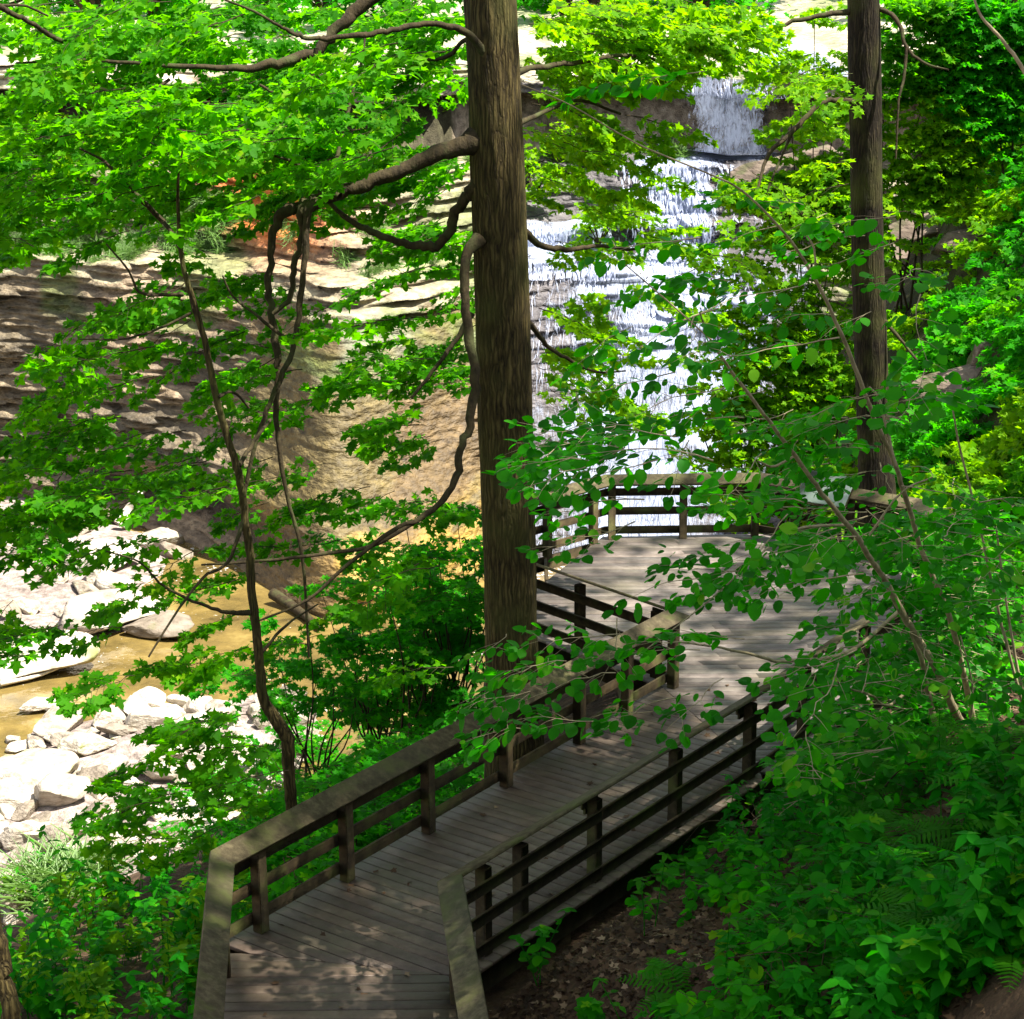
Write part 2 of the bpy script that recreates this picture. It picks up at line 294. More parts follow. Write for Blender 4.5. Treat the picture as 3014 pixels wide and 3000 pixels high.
# ------------------------------------------------------------------ noise in numpy
_NG = {}
def vnoise(x, y, seed=0):
    x = np.asarray(x, float); y = np.asarray(y, float)
    if seed not in _NG: _NG[seed] = np.random.default_rng(seed).random((256, 256))
    g = _NG[seed]
    xi = np.floor(x).astype(int); yi = np.floor(y).astype(int); fx = x-xi; fy = y-yi; fx = fx*fx*(3-2*fx); fy = fy*fy*(3-2*fy)
    a = g[xi % 256, yi % 256]; b = g[(xi+1) % 256, yi % 256]; c_ = g[xi % 256, (yi+1) % 256]; d = g[(xi+1) % 256, (yi+1) % 256]
    return (a*(1-fx)+b*fx)*(1-fy)+(c_*(1-fx)+d*fx)*fy
def fbm(x, y, seed=0, o=4):
    return sum(vnoise(np.asarray(x)*2**i, np.asarray(y)*2**i, seed+i)*.5**i for i in range(o))/(2-.5**(o-1))
def sstep(a, b, x): t = np.clip((x-a)/(b-a), 0, 1); return t*t*(3-2*t)
# ------------------------------------------------------------------ boardwalk layout (ground points of the post lines, z = 0)
def xy(x, y, z=0): p = fz(x, y, z); return np.array([p[0], p[1]])
C1 = xy(674, 2803); P7 = xy(2000, 2016)
dw = (P7-C1)/np.linalg.norm(P7-C1); nl = np.array([-dw[1], dw[0]])      # outward (left) normal of the walkway's left side
C0 = C1+(onz(410, 1923, 1.0)-onz(432, 1637, 1.0))[:2]*1.9
pa = xy(1593, 1687, 1.0); d2 = (pa-P7)/np.linalg.norm(pa-P7)
F3 = xy(1792, 1588); F1 = xy(1612, 1640); d3 = (F1-F3)/np.linalg.norm(F1-F3)
def on_line_at(p, d, vx, z):
    q = [p+d*t for t in np.linspace(0, 9, 600)]; v = toV(np.array([[a[0], a[1], z] for a in q]))[:, 0]; return q[int(np.argmin(abs(v-vx)))]
C3 = on_line_at(P7, d2, 958, 1.05); C4 = on_line_at(F3, d3, 962, 1.05)
F5 = xy(2228, 1582)
G1 = xy(2690, 1505, 1.0); G2 = xy(2830, 1610, 1.0); G3 = xy(2660, 1770, 1.0)
_a = xy(1419, 2805); _e = xy(1979, 2432)-_a; _e = _e/np.linalg.norm(_e)
def _on(p): return _a+_e*((p-_a)@_e)
D1 = _on(xy(1320, 2868)); D2 = _on(xy(2185, 2062, 1.0))
D0 = D1+(onz(880, 1935, 1.0)-onz(838, 1678, 1.0))[:2]*1.9
D1c = D1
platform = np.array([P7, C3, C4, F3, F5, G1, G2, G3, D2])
deck_outline = np.array([C0, C1, P7, C3, C4, F3, F5, G1, G2, G3, D2, D1, D0])
def inside(poly, x, y):
    r = np.zeros(np.shape(x), bool); n = len(poly)
    for i in range(n):
        (x1, y1), (x2, y2) = poly[i], poly[(i+1) % n]
        c_ = ((y1 > y) != (y2 > y)) & (x < (x2-x1)*(y-y1)/(y2-y1+1e-12)+x1); r ^= c_
    return r
def distpoly(poly, x, y):
    d = np.full(np.shape(x), 1e9)
    for i in range(len(poly)):
        a = poly[i]; b = poly[(i+1) % len(poly)]; e = b-a; t = np.clip(((x-a[0])*e[0]+(y-a[1])*e[1])/(e@e), 0, 1)
        d = np.minimum(d, np.hypot(x-a[0]-t*e[0], y-a[1]-t*e[1]))
    return np.where(inside(poly, x, y), 0, d)
# ------------------------------------------------------------------ terrain
CLX = [-60, -30, -22, -14, -11, -7, -3, 0, 9, 13, 18, 30, 60]; CLY = [95, 88, 85, 79, 74.5, 68, 72.5, 76, 77, 76, 74, 70, 66]
_bx = np.linspace(-60, 60, 481); _by = np.convolve(np.pad(np.interp(_bx, CLX, CLY), 6, 'edge'), np.hanning(15)[1:-1]/np.hanning(15).sum(), 'valid')
def yb(x): return np.interp(x, _bx, _by)
BARS = [(110, 1075, 230, 95, .55), (60, 1210, 150, 70, .5), (230, 1190, 110, 30, .3), (290, 1410, 310, 82, .5), (150, 1560, 330, 110, .6), (480, 1400, 130, 110, .6), (60, 950, 190, 60, .5), (230, 1690, 300, 70, .8)]
BW = []
for (bx, by, rx, ry, hh) in BARS:
    p = onz(bx, by, -14); a = onz(bx+rx, by, -14); b = onz(bx, by-ry, -14); BW.append((p[0], p[1], abs(a[0]-p[0]), abs(b[1]-p[1]), hh))
def terr(x, y):
    x = np.asarray(x, float); y = np.asarray(y, float)
    t = (x+2.8)*-.807+(y-19.42)*.59
    z = np.interp(t, [-60, -30, -20, -8, -3, -1.6, 0, 3, 7, 14, 21, 23, 30], [26, 15, 9.5, 2.8, .15, -.7, -1.2, -2.2, -3.3, -8, -14, -14.6, -14.6])
    z = z+(fbm(x*.35, y*.35, 3)-.5)*1.1*sstep(-14.5, -12.5, z)
    xt = .137*y; z2 = np.interp(x-xt, [-5, 0, 4.2, 12, 40], [-30, -15, -2, 8, 30])+(fbm(x*.4, y*.4, 9)-.5)*1.6; s = sstep(33, 42, y)
    z = np.maximum(z, z2*s+(-30)*(1-s))
    bar = np.zeros_like(z)
    for (bx, by, rx, ry, hh) in BW: bar = np.maximum(bar, (hh+.35)*np.clip(1.25-((x-bx)/rx)**2-((y-by)/ry)**2, 0, 1)**.6)
    z = np.where(z < -13.5, z+bar*(.7+.6*fbm(x*.9, y*.9, 5)), z)
    d = distpoly(deck_outline, x, y); z = np.minimum(z, -.55+1.1*np.clip(d-.35, 0, 50))
    z = np.where((y > yb(x)+17) & (t > 15), 4.3, z)
    return z
def axis(segs):
    out = []
    for a, b, s in segs: out.append(np.arange(a, b, s))
    return np.unique(np.round(np.concatenate(out), 4))
gx = axis([(-900, -80, 60), (-80, -24, 3), (-24, 22, .3), (22, 80, 3), (80, 901, 60)]); gy = axis([(-300, 0, 40), (0, 12, 1), (12, 62, .3), (62, 95, .8), (95, 160, 5), (160, 1500, 90)])
X, Y = np.meshgrid(gx, gy, indexing='ij'); Z = terr(X, Y)
def gridF(n, m_):
    i = np.arange(n-1)[:, None]*m_; j = np.arange(m_-1); return np.stack([i+j, i+m_+j, i+m_+j+1, i+j+1], -1).reshape(-1, 4)
nv = fbm(X*.6, Y*.6, 21)[..., None]
tn = np.where((Z < -12.6)[..., None], np.array([4.0, 5.4, 9.])*(.55+.9*nv), np.array([1.0, 1., 1.])*(.8+.4*nv))
tn = np.where(((Y > 34) & (Z > -12.6))[..., None], np.array([.45, .75, .35])*(.5+nv), tn)
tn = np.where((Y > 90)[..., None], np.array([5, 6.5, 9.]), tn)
GV = np.stack([X, Y, Z], -1).reshape(-1, 3)
g = link('ground', make_mesh('ground', GV, gridF(len(gx), len(gy)), M['soil'], tint=tn.reshape(-1, 3), smooth=True)); tag(g, kind='structure')
wx = np.linspace(-60, 22, 2); wy = np.array([30, 84.0]); WXg, WYg = np.meshgrid(wx, wy, indexing='ij')
o = link('creek_water', make_mesh('creek_water', np.stack([WXg, WYg, WXg*0-14.0], -1).reshape(-1, 3), gridF(2, 2), M['water'])); tag(o, kind='structure')

# ------------------------------------------------------------------ cliff
PATH = np.array([(0, -15.5), (.5, -14), (2.2, -11), (4.2, -8), (6.2, -5.2), (7.6, -3.6), (8.2, -3.0), (11, -2.7), (11.5, -1.7), (12.4, -1.4), (12.9, -.3), (13.6, .6), (15.3, .8), (17.5, 1.1), (18.6, 1.6), (18.8, 3.2), (16.8, 3.65), (15.1, 3.75), (15.0, 4.6), (15.6, 4.9), (24, 5.3), (45, 6.3), (75, 9.5), (110, 17)])
SEG = np.linalg.norm(np.diff(PATH, axis=0), axis=1); SEG[-4:] *= .12; CUM = np.concatenate([[0], np.cumsum(SEG)])
def cliff_pt(x, s, disp=True):
    dy = np.interp(s, CUM, PATH[:, 0]); z = np.interp(s, CUM, PATH[:, 1]); k = np.interp(x, [-40, -17, -11.5, -7, 30], [.25, .35, .95, 1.12, 1.0])
    Yv = yb(x)+np.where(dy < 8.2, dy*k, dy-8.2+8.2*k)
    z = z+np.where(z > -4, (fbm(x*.12+3, z*0, 31)-.5)*1.4, 0)*sstep(-4, -2.5, z)
    # undercut only left of the falls
    if disp:
        gold = sstep(-12, -10, x)*sstep(-.2, -2, x)*sstep(-3.8, -5, z); fall = sstep(-.5, 1, x)*sstep(13.5, 12, x)
        z34 = z/.27+fbm(x*.1, z*0, 40)*2; lay = np.floor(z34); h = vnoise(x*.35+lay*7.3, lay*1.7, 41)-.5; h2 = vnoise(x*1.3+lay*3.1, lay*2.3, 42)-.5
        st = (h*.85+h2*.5+.25*(z34-lay-.5))*(1-.9*gold)*(1-fall*(.6+.33*sstep(-6.3, -7.6, z)))
        zz2 = z/1.5+fbm(x*.22, z*0, 48)*3.6; lay2 = np.floor(zz2); st = st+fall*(vnoise(x*.33+lay2*5, lay2*3.3, 44)-.5)*(.6+1.5*vnoise(x*.2, z*.3, 49))*sstep(-8.2, -6.4, z)
        st = st-fall*.12*(zz2 % 1-.5)*sstep(-8.2, -6.4, z)*(z < 4)
        big = (fbm(x*.16, z*.12, 45)-.5)*2.4+gold*(fbm(x*.5, z*.5, 46)-.5)*.5
        big = big-2.2*np.exp(-((x+4.5)/2.3)**2-((z+12.6)/1.6)**2)      # the golden boulder-like foot
        big = big-1.2*np.exp(-((x+13)/3)**2-((z+10.9)/.7)**2)+2.2*np.exp(-((x+14)/4)**2-((z+12.6)/1.0)**2)
        Yv = Yv+st+big; z = z+(vnoise(x*2, s*2, 47)-.5)*.08
    return Yv, z
cx_ = axis([(-60, -28, 1.2), (-28, 26, .14), (26, 61, 1.2)]); cs_ = np.unique(np.concatenate([np.arange(0, CUM[-5], .085), np.arange(CUM[-5], CUM[-1], .25), [CUM[-1]]]))
XX, SS = np.meshgrid(cx_, cs_, indexing='ij'); YY, ZZ = cliff_pt(XX, SS)
def mixc(a, b, t): return a*(1-t[..., None])+np.array(b)*t[..., None]
ct = np.ones(XX.shape+(3,))*np.array([.120, .100, .072]); nz = fbm(XX*.5, ZZ*1.2, 50); n2_ = fbm(XX*.25, ZZ*.3, 51)
ct = mixc(ct, [.19, .155, .11], sstep(.45, .65, nz))
ct = mixc(ct, [.27, .205, .145], sstep(.4, .6, n2_)*sstep(-9, -13, XX)*sstep(-20, -17, XX))
gold = sstep(-12.5, -9.5, XX)*sstep(.8, -1.2, XX)*sstep(-3.2, -4.5, ZZ)
ct = mixc(ct, [.145, .112, .042], gold*(.6+.4*nz)); ct = mixc(ct, [.36, .24, .055], gold*sstep(-10.5, -12, ZZ)*sstep(.4, .55, nz))
ct = mixc(ct, [.13, .085, .045], gold*sstep(.52, .62, n2_)*.7)
ct = mixc(ct, [.22, .26, .20], gold*sstep(-7.5, -4.5, ZZ)*sstep(.5, .6, fbm(XX*.4, ZZ*.4, 52))*.6)
fl = sstep(-.8, .8, XX)*sstep(14, 12.6, XX)*(ZZ < 4.3); ct = mixc(ct, [.115, .11, .135], fl*.9)
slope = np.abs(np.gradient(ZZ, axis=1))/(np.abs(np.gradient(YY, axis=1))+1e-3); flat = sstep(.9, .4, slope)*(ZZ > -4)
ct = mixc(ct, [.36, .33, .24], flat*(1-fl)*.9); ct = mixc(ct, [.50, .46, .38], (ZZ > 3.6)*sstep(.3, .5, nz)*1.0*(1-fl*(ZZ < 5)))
lf_ = np.floor(ZZ/.16+fbm(XX*.12, ZZ*0, 57)*3); ct = ct*(.62+.7*vnoise(lf_*5.3+XX*.35, lf_*2.9, 58)*(1-gold*.75)+.3*gold)[..., None]
ct = mixc(ct, [.035, .025, .018], np.exp(-((XX+14)/5)**4-((ZZ+12.4)/.75)**4)*.95)  # shade of the recess at the left wall foot put into the rock colour
und_shade = ((SS > CUM[13]) & (SS < CUM[17]))*1.0; ct = mixc(ct, [.075, .055, .04], und_shade*(.85)); ct = mixc(ct, [.03, .022, .015], und_shade*sstep(1.5, -1.5, XX)*.9)  # shade under the overhang put into the rock colour, darkest at the left
oran = np.exp(-((XX+10.8)/2.6)**2-((ZZ+.4)/1.5)**2)*sstep(-3.4, -2.6, ZZ); ct = mixc(ct, [.66, .20, .05], np.clip(oran*2.2, 0, 1)*sstep(.3, .5, nz+.1))
moss = sstep(.52, .66, fbm(XX*.3, ZZ*.3+YY*.2, 54))*(ZZ > -6)*(1-fl); ct = mixc(ct, [.10, .16, .03], moss*.55)
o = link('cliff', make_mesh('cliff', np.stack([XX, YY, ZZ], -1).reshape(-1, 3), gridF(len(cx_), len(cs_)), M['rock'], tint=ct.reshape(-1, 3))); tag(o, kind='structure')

# ------------------------------------------------------------------ waterfall: falling strands of water over the ledges
def strands(n, x0, x1, s0, s1, lens, wid, dens=None, off=.22, free=False, seed=0, slant=0.):
    rg = np.random.default_rng(seed); Vs = []; Fs = []; cnt = 0; k = 0
    while k < n:
        x = rg.uniform(x0, x1); s = s0+(s1-s0)*rg.random(); k += 1
        if dens is not None and rg.random() > dens(x, (s-s0)/(s1-s0)): continue
        L = rg.uniform(*lens); m_ = 7; ss = s-np.linspace(0, L, m_); ss = np.clip(ss, s0-.2, s1)
        if ss[0]-ss[-1] < .15: continue
        wv = rg.normal(0, .12); xs = x+slant*np.linspace(0, L, m_)+wv*np.linspace(0, 1, m_)+rg.normal(0, .02, m_).cumsum()
        yv, zv = cliff_pt(xs, ss); w_ = rg.uniform(*wid)*np.sin(np.linspace(.25, math.pi-.1, m_))**.6*.5
        # water leaves the ledges: never behind what it already passed
        yv = np.minimum.accumulate(yv)-off-rg.uniform(0, .2)
        P = np.stack([xs, yv, zv], -1); V = np.stack([P-[1, 0, 0]*w_[:, None]*[1, 1, 1], P+np.stack([w_*0, -w_*.5, w_*0], -1), P+np.stack([w_, w_*0, w_*0], -1)], 1).reshape(-1, 3)
        i = np.arange(m_-1)*3
        F = np.concatenate([np.stack([i+cnt, i+cnt+1, i+cnt+4, i+cnt+3], -1), np.stack([i+cnt+1, i+cnt+2, i+cnt+5, i+cnt+4], -1)]); Vs.append(V); Fs.append(F); cnt += len(V)
    return np.concatenate(Vs), np.concatenate(Fs)
LW = lambda x, f: np.clip(-.42+1.9*fbm(x*.8+f*1.0, f*2.6, 60)-.45+.75*math.exp(-((x-(7.2-2.2*(1-f)))/2.2)**2), .03, 1)
PLN = lambda x, f: min(1, max(.03, 1.1*math.exp(-((x-10.3+.2*f)/(2.1-.5*f))**4)+.08))
MID = lambda x, f: min(1, max(.05, 1.15*math.exp(-((x-7.6)/1.7)**2)))
mb = MB()
for args in [(5200, .6, 12.0, CUM[1], CUM[6], (.2, 1.0), (.01, .035), LW, .2, False, 1, -.03), (3600, 6.9, 12.9, CUM[13], CUM[18], (.25, 1.5), (.025, .08), PLN, .35, False, 2), (1700, 4.8, 11.5, CUM[6], CUM[12], (.25, 1.2), (.04, .13), MID, .2, False, 3), (900, .6, 4.6, CUM[5], CUM[8], (.3, 1.3), (.03, .10), lambda x, f: .75, .2, False, 4), (420, 12.0, 15.5, CUM[19], CUM[21], (.3, .9), (.06, .2), lambda x, f: .7, .12, False, 5), (260, 6.3, 11.5, CUM[4]+.2, CUM[5], (.3, .5), (.2, .5), LW, .25, False, 6)]:
    V, F = strands(*args); mb.add(V, F)
o = mb.build('waterfall', M['falls'], smooth=True); tag(o, kind='structure')
m, n, l = mat('water_veil'); out = N(n, 'ShaderNodeOutputMaterial'); tc = N(n, 'ShaderNodeTexCoord'); mp = N(n, 'ShaderNodeMapping'); mp.inputs['Scale'].default_value = (5.5, .8, 1.5); l.new(tc.outputs['Object'], mp.inputs[0])
no = N(n, 'ShaderNodeTexNoise'); no.inputs['Scale'].default_value = 1.0; no.inputs['Detail'].default_value = 12; no.inputs['Roughness'].default_value = .8; no.inputs['Distortion'].default_value = 1.4; l.new(mp.outputs[0], no.inputs[0])
n2 = N(n, 'ShaderNodeTexNoise'); n2.inputs['Scale'].default_value = .45; n2.inputs['Detail'].default_value = 4; l.new(tc.outputs['Object'], n2.inputs[0])
a_ = N(n, 'ShaderNodeAttribute', attribute_name='rnd'); m1 = N(n, 'ShaderNodeMath', operation='MULTIPLY_ADD'); l.new(n2.outputs[0], m1.inputs[0]); m1.inputs[1].default_value = .95; l.new(no.outputs[0], m1.inputs[2]); m2 = N(n, 'ShaderNodeMath', operation='MULTIPLY_ADD'); l.new(a_.outputs['Fac'], m2.inputs[0]); m2.inputs[1].default_value = .5; l.new(m1.outputs[0], m2.inputs[2])
r = ramp(n, [(0, (0, 0, 0)), (1, (1, 1, 1))]); sb = N(n, 'ShaderNodeMapRange'); sb.inputs['From Min'].default_value = 1.20; sb.inputs['From Max'].default_value = 1.42; l.new(m2.outputs[0], sb.inputs['Value'])
p = N(n, 'ShaderNodeBsdfPrincipled'); p.inputs['Base Color'].default_value = (.35, .40, .53, 1); p.inputs['Roughness'].default_value = .35; tr = N(n, 'ShaderNodeBsdfTransparent'); ms = N(n, 'ShaderNodeMixShader'); l.new(sb.outputs[0], ms.inputs[0]); l.new(tr.outputs[0], ms.inputs[1]); l.new(p.outputs[0], ms.inputs[2]); l.new(ms.outputs[0], out.inputs[0])
b = N(n, 'ShaderNodeBump'); b.inputs['Strength'].default_value = .8; b.inputs['Distance'].default_value = .12; l.new(no.outputs[0], b.inputs['Height']); l.new(b.outputs[0], p.inputs['Normal']); M['veil'] = m
vx_ = np.arange(.3, 13, .12); vs_ = np.arange(CUM[1], CUM[18], .12); VX, VS = np.meshgrid(vx_, vs_, indexing='ij'); VY, VZ = cliff_pt(VX, VS); VY = VY-.16; k_ = (VS > CUM[13])*1.0
VY = VY*(1-k_)+np.minimum(VY, yb(VX)+14.7)*k_
fr = (VS-CUM[1])/(CUM[6]-CUM[1]); dl = np.where(VS < CUM[6], np.clip(.42+.62*np.exp(-((VX-(7.2-2.2*(1-fr)))/2.8)**2), 0, 1), np.where(VS < CUM[12], np.exp(-((VX-7.8)/2.)**2)*1.1, np.exp(-((VX-10.2)/1.95)**4)*.8))
dl = np.where((VX < 4.4) & (VS < CUM[8]) & (VS > CUM[5]), .8, dl)
vm = link('waterfall', make_mesh('waterfall_veil', np.stack([VX, VY, VZ], -1).reshape(-1, 3), gridF(len(vx_), len(vs_)), M['veil'], rnd=dl.reshape(-1), smooth=True)); tag(vm, kind='structure')
# ------------------------------------------------------------------ boulders
def boulder_mesh(seed, flat=.7):
    import bmesh
    rg = np.random.default_rng(seed); bm = bmesh.new(); bmesh.ops.create_icosphere(bm, subdivisions=4, radius=1.0)
    V = np.array([v.co[:] for v in bm.verts]); 
    pl = rg.normal(size=(11, 3)); pl /= np.linalg.norm(pl, axis=1)[:, None]; dd = rg.uniform(.5, .85, 11)
    for n_, d in zip(pl, dd):
        q = V@n_; ex = np.clip(q-d, 0, None); V = V-n_[None]*ex[:, None]*.99
    V *= np.array([1.25, .9, flat]); V += (fbm(V[:, 0]*2+9, V[:, 1]*2+V[:, 2]*1.7, seed)[:, None]-.5)*.22*V
    for v, q in zip(bm.verts, V): v.co = q
    me = bpy.data.meshes.new('boulder'); bm.to_mesh(me); bm.free(); me.materials.append(M['boulder'])
    for p in me.polygons: p.use_smooth = True
    return me
_m = M['boulder']; _n = _m.node_tree.nodes; _l = _m.node_tree.links; _p = [q for q in _n if q.type == 'BSDF_PRINCIPLED'][0]; _src = _p.inputs['Base Color'].links[0].from_socket
_oi = _n.new('ShaderNodeObjectInfo'); _r = ramp(_n, [(0, (.42, .38, .34)), (.45, (.85, .82, .78)), (1, (1.2, 1.18, 1.12))]); _l.new(_oi.outputs['Random'], _r.inputs[0]); _x = _n.new('ShaderNodeMixRGB'); _x.blend_type = 'MULTIPLY'; _x.inputs[0].default_value = 1; _l.new(_src, _x.inputs[1]); _l.new(_r.outputs[0], _x.inputs[2]); _l.new(_x.outputs[0], _p.inputs['Base Color'])
BM = [boulder_mesh(s, f) for s, f in zip(range(70, 80), [.7, .6, .8, .45, .65, .75, .5, .85, .6, .35])]
def boulder(vx, vy, r, k, label, group='pale boulders lying in the creek bed', rot=None, z=-13.9, tilt=.15):
    p = onz(vx, vy, z); o = link('boulder', BM[k % 10], None, p); rg = random
    o.location.z = max(z, float(terr(p[0], p[1])))+r*.22; o.scale = (r, r, r*rg.uniform(.85, 1.1)); o.rotation_euler = (rg.uniform(-tilt, tilt), rg.uniform(-tilt, tilt), rot if rot is not None else rg.uniform(0, 6.3))
    tag(o, label, 'boulder', group); return o
named = [(205, 1175, 1.9, 3, 'broad flat grey slab rising out of the golden water left of the pool', .6), (300, 1190, 1.25, 9, 'long pale slab pointing right into the golden pool', -.5), (260, 1345, .75, 4, 'large rounded boulder at the top of the heap below the golden shallows', 1.9),
         (290, 1375, .85, 1, 'broad smooth boulder with a greenish side in the middle of the heap', .2), (205, 1370, .62, 6, 'slender upright boulder leaning left of the big smooth one', 1.4), (115, 1380, .95, 0, 'angular boulder at the left end of the heap beside the rapids', 1.2),
         (330, 1410, .6, 2, 'small blocky boulder at the foot of the heap', .3), (375, 1390, .9, 5, 'sunlit boulder at the right end of the heap near the small twisted tree', .9), (70, 1335, .62, 9, 'low flat stone alone at the edge of the shallows', .1),
         (60, 1480, 1.2, 7, 'big round white boulder at the left edge under the brown channel', .2), (20, 1530, 1.0, 0, 'boulder cut off by the left edge of the picture', 2.), (110, 1530, .95, 2, 'wedge shaped boulder right of the white one at the left edge', .7),
         (60, 1260, 1.9, 3, 'great sunlit slab at the left edge above the shallows', .1), (60, 1010, 1.5, 1, 'white boulder at the left edge below the dark undercut', .5), (180, 1075, 1.6, 6, 'long white boulder above the flat grey slab', .3), (640, 1130, 1.2, 8, 'golden boulder at the foot of the smooth wall by the pool', .4)]
for (vx, vy, r, k, lb, ro) in named: boulder(vx, vy, r, k, lb, rot=ro)
rg = np.random.default_rng(5); cnt = 0
zones = [(BW[3], 60, 'pale boulder in the jumbled heap below the golden shallows', (.25, .8)), (BW[4], 80, 'sunlit boulder among many on the gravel bar behind the maple twigs', (.25, .95)), (BW[5], 26, 'white boulder beside the foot of the small twisted tree', (.25, .7)), (BW[0], 26, 'sunlit boulder on the upper gravel bar left of the pool', (.3, 1.0)), (BW[7], 14, 'boulder at the edge of the greenery at the lower left', (.25, .6)), (BW[6], 10, 'white boulder on the far bar under the left wall', (.3, .9))]
for (bx, by, rx, ry, hh), n, lb, (r0, r1) in zones:
    for i in range(n):
        a = rg.uniform(0, 6.28); q = math.sqrt(rg.random())*.95; x = bx+rx*q*math.cos(a); y = by+ry*q*math.sin(a); r = r0+(r1-r0)*rg.random()**2.0
        o = link('boulder', BM[rg.integers(10)], None, (x, y, max(-14, float(terr(x, y)))+r*.2)); o.scale = (r, r, r); o.rotation_euler = (rg.uniform(-.3, .3), rg.uniform(-.3, .3), rg.uniform(0, 6.3)); tag(o, lb, 'boulder', lb.replace('boulder', 'boulders'))
def log(name, pts, label, material, group=None):
    P = catmull([p for p in pts], 5); rr = np.interp(np.linspace(0, 1, len(P)), [0, .8, 1], [pts_r[0], pts_r[1], pts_r[1]*.4])
    V, F = tube(P, rr, 9, .12); mb = MB(); mb.add(V, F); o = mb.build(name, material, origin=P[0], smooth=True); tag(o, label, 'log', group)
pts_r = (.28, .12); log('driftwood', [onz(225, 990, -13.6), onz(245, 960, -13.0), onz(262, 935, -12.4), onz(280, 915, -12.2)], 'sun bleached log propped up under the dark undercut', M['drift'])
pts_r = (.22, .14); log('fallen_log', [onz(515, 1120, -13.6), onz(560, 1150, -13.8), onz(605, 1185, -13.8)], 'dark wet log at the foot of the golden rock by the pool', M['branch'])
pts_r = (.10, .05); log('driftwood', [onz(0, 1290, -13.8), onz(60, 1278, -13.8), onz(110, 1262, -13.7)], 'thin pale stick along the edge of the shallows at the left', M['drift'])

# ------------------------------------------------------------------ boardwalk
def v3(p, z=0): return np.array([p[0], p[1], z])
def unit(v): return v/np.linalg.norm(v)
def offset_poly(pts, d, closed=False):
    """shift an open polyline to its left by d"""
    out = []; n = len(pts)
    for i in range(n):
        ns = []
        if i > 0: e = unit(pts[i]-pts[i-1]); ns.append(np.array([-e[1], e[0]]))
        if i < n-1: e = unit(pts[i+1]-pts[i]); ns.append(np.array([-e[1], e[0]]))
        m_ = unit(sum(ns)); out.append(pts[i]+m_*d/max(.5, m_@ns[0]))
    return np.array(out)
EDGE = .22
left_line = [C0, C1, P7, C3, C4, F3, F5, G1, G2, G3, D2, D1, D0]      # walked so that outside is on the left
outl = offset_poly(np.array(left_line), EDGE)
oC0, oC1, oP7, oC3, oC4, oF3, oF5, oG1, oG2, oG3, oD2, oD1, oD0 = outl
bw = empty('boardwalk', v3((C1+D1)/2, 0), 'grey plank boardwalk leading to a wide viewing platform before the falls', 'boardwalk')
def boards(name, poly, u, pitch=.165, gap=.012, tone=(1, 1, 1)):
    poly = np.array(poly); u = unit(np.array(u)); v = np.array([-u[1], u[0]]); a = poly@u; b = poly@v; mb = MB(); n = len(poly); q = b.min()+.01
    def span(t):
        xs = []
        for i in range(n):
            b1, b2 = b[i], b[(i+1) % n]
            if (b1-t)*(b2-t) < 0: xs.append(a[i]+(a[(i+1) % n]-a[i])*(t-b1)/(b2-b1))
        return (min(xs), max(xs)) if len(xs) > 1 else None
    while q < b.max():
        q1 = min(q+pitch-gap, b.max()-.002); s0, s1 = span(q), span(q1)
        if s0 and s1 and q1-q > .02:
            cuts = [0]; L = s0[1]-s0[0]
            if L > 3: cuts.append(random.uniform(.3, .7))
            cuts.append(1)
            for c0, c1 in zip(cuts[:-1], cuts[1:]):
                l0, l1 = s0[0]+(s0[1]-s0[0])*c0, s1[0]+(s1[1]-s1[0])*c0; r0, r1 = s0[0]+(s0[1]-s0[0])*c1-.004, s1[0]+(s1[1]-s1[0])*c1-.004
                if min(abs(r0-l0), abs(r1-l1)) < .03: continue
                dz = random.uniform(-.0025, .0025); P = [u*l0+v*q, u*r0+v*q, u*r1+v*q1, u*l1+v*q1]; cc = sum(P)/4
                V = [v3(p, -.045+dz) for p in P]+[v3(p, -.004+dz) for p in P]+[v3(p+(cc-p)*0+v*(.004 if i < 2 else -.004), dz) for i, p in enumerate(P)]
                F = [[3, 2, 1, 0], [8, 9, 10, 11]]+[[i, (i+1) % 4, 4+(i+1) % 4, 4+i] for i in range(4)]+[[4+i, 4+(i+1) % 4, 8+(i+1) % 4, 8+i] for i in range(4)]
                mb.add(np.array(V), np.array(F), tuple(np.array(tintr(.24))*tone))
        q += pitch
    o = mb.build(name, M['deck']); o.location = (0, 0, 0); mx = o.matrix_world.copy(); o.parent = bw; o.location = [-x for x in bw.location]; return o
uw = np.array([dw[1], -dw[0]])
jn = (xy(664, 2797), xy(1300, 2893))                 # mitre joint near the corner
un = unit(xy(1290, 2985)-xy(700, 2992))
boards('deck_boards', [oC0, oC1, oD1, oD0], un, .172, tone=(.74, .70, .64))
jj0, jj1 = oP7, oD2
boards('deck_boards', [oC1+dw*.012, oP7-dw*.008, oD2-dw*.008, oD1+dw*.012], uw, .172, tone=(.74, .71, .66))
boards('deck_boards', [oP7+dw*.006, oC3, oF3, oF5, oG1, oG2, oG3, oD2+dw*.006], (1, .0), .18, tone=(1.12, 1.22, 1.38))  # lighter bluish tone puts the platform's stronger sky light into the board colour
fm = MB()
seq = [oC0, oC1, oP7, oC3, oC4, oF3, oF5, oG1, oG2, oG3, oD2, oD1, oD0]
for a, b in zip(seq[:-1], seq[1:]):
    e = unit(b-a); n_ = np.array([-e[1], e[0]]); c_ = (a+b)/2-n_*.045; addbox(fm, v3(c_, -.185), v3(e), v3(n_), (0, 0, 1), np.linalg.norm(b-a)/2-.02, .022, .132, tint=tintr())
o = fm.build('rim_joist', M['wood']); o.parent = bw; o.location = [-x for x in bw.location]
jm = MB()
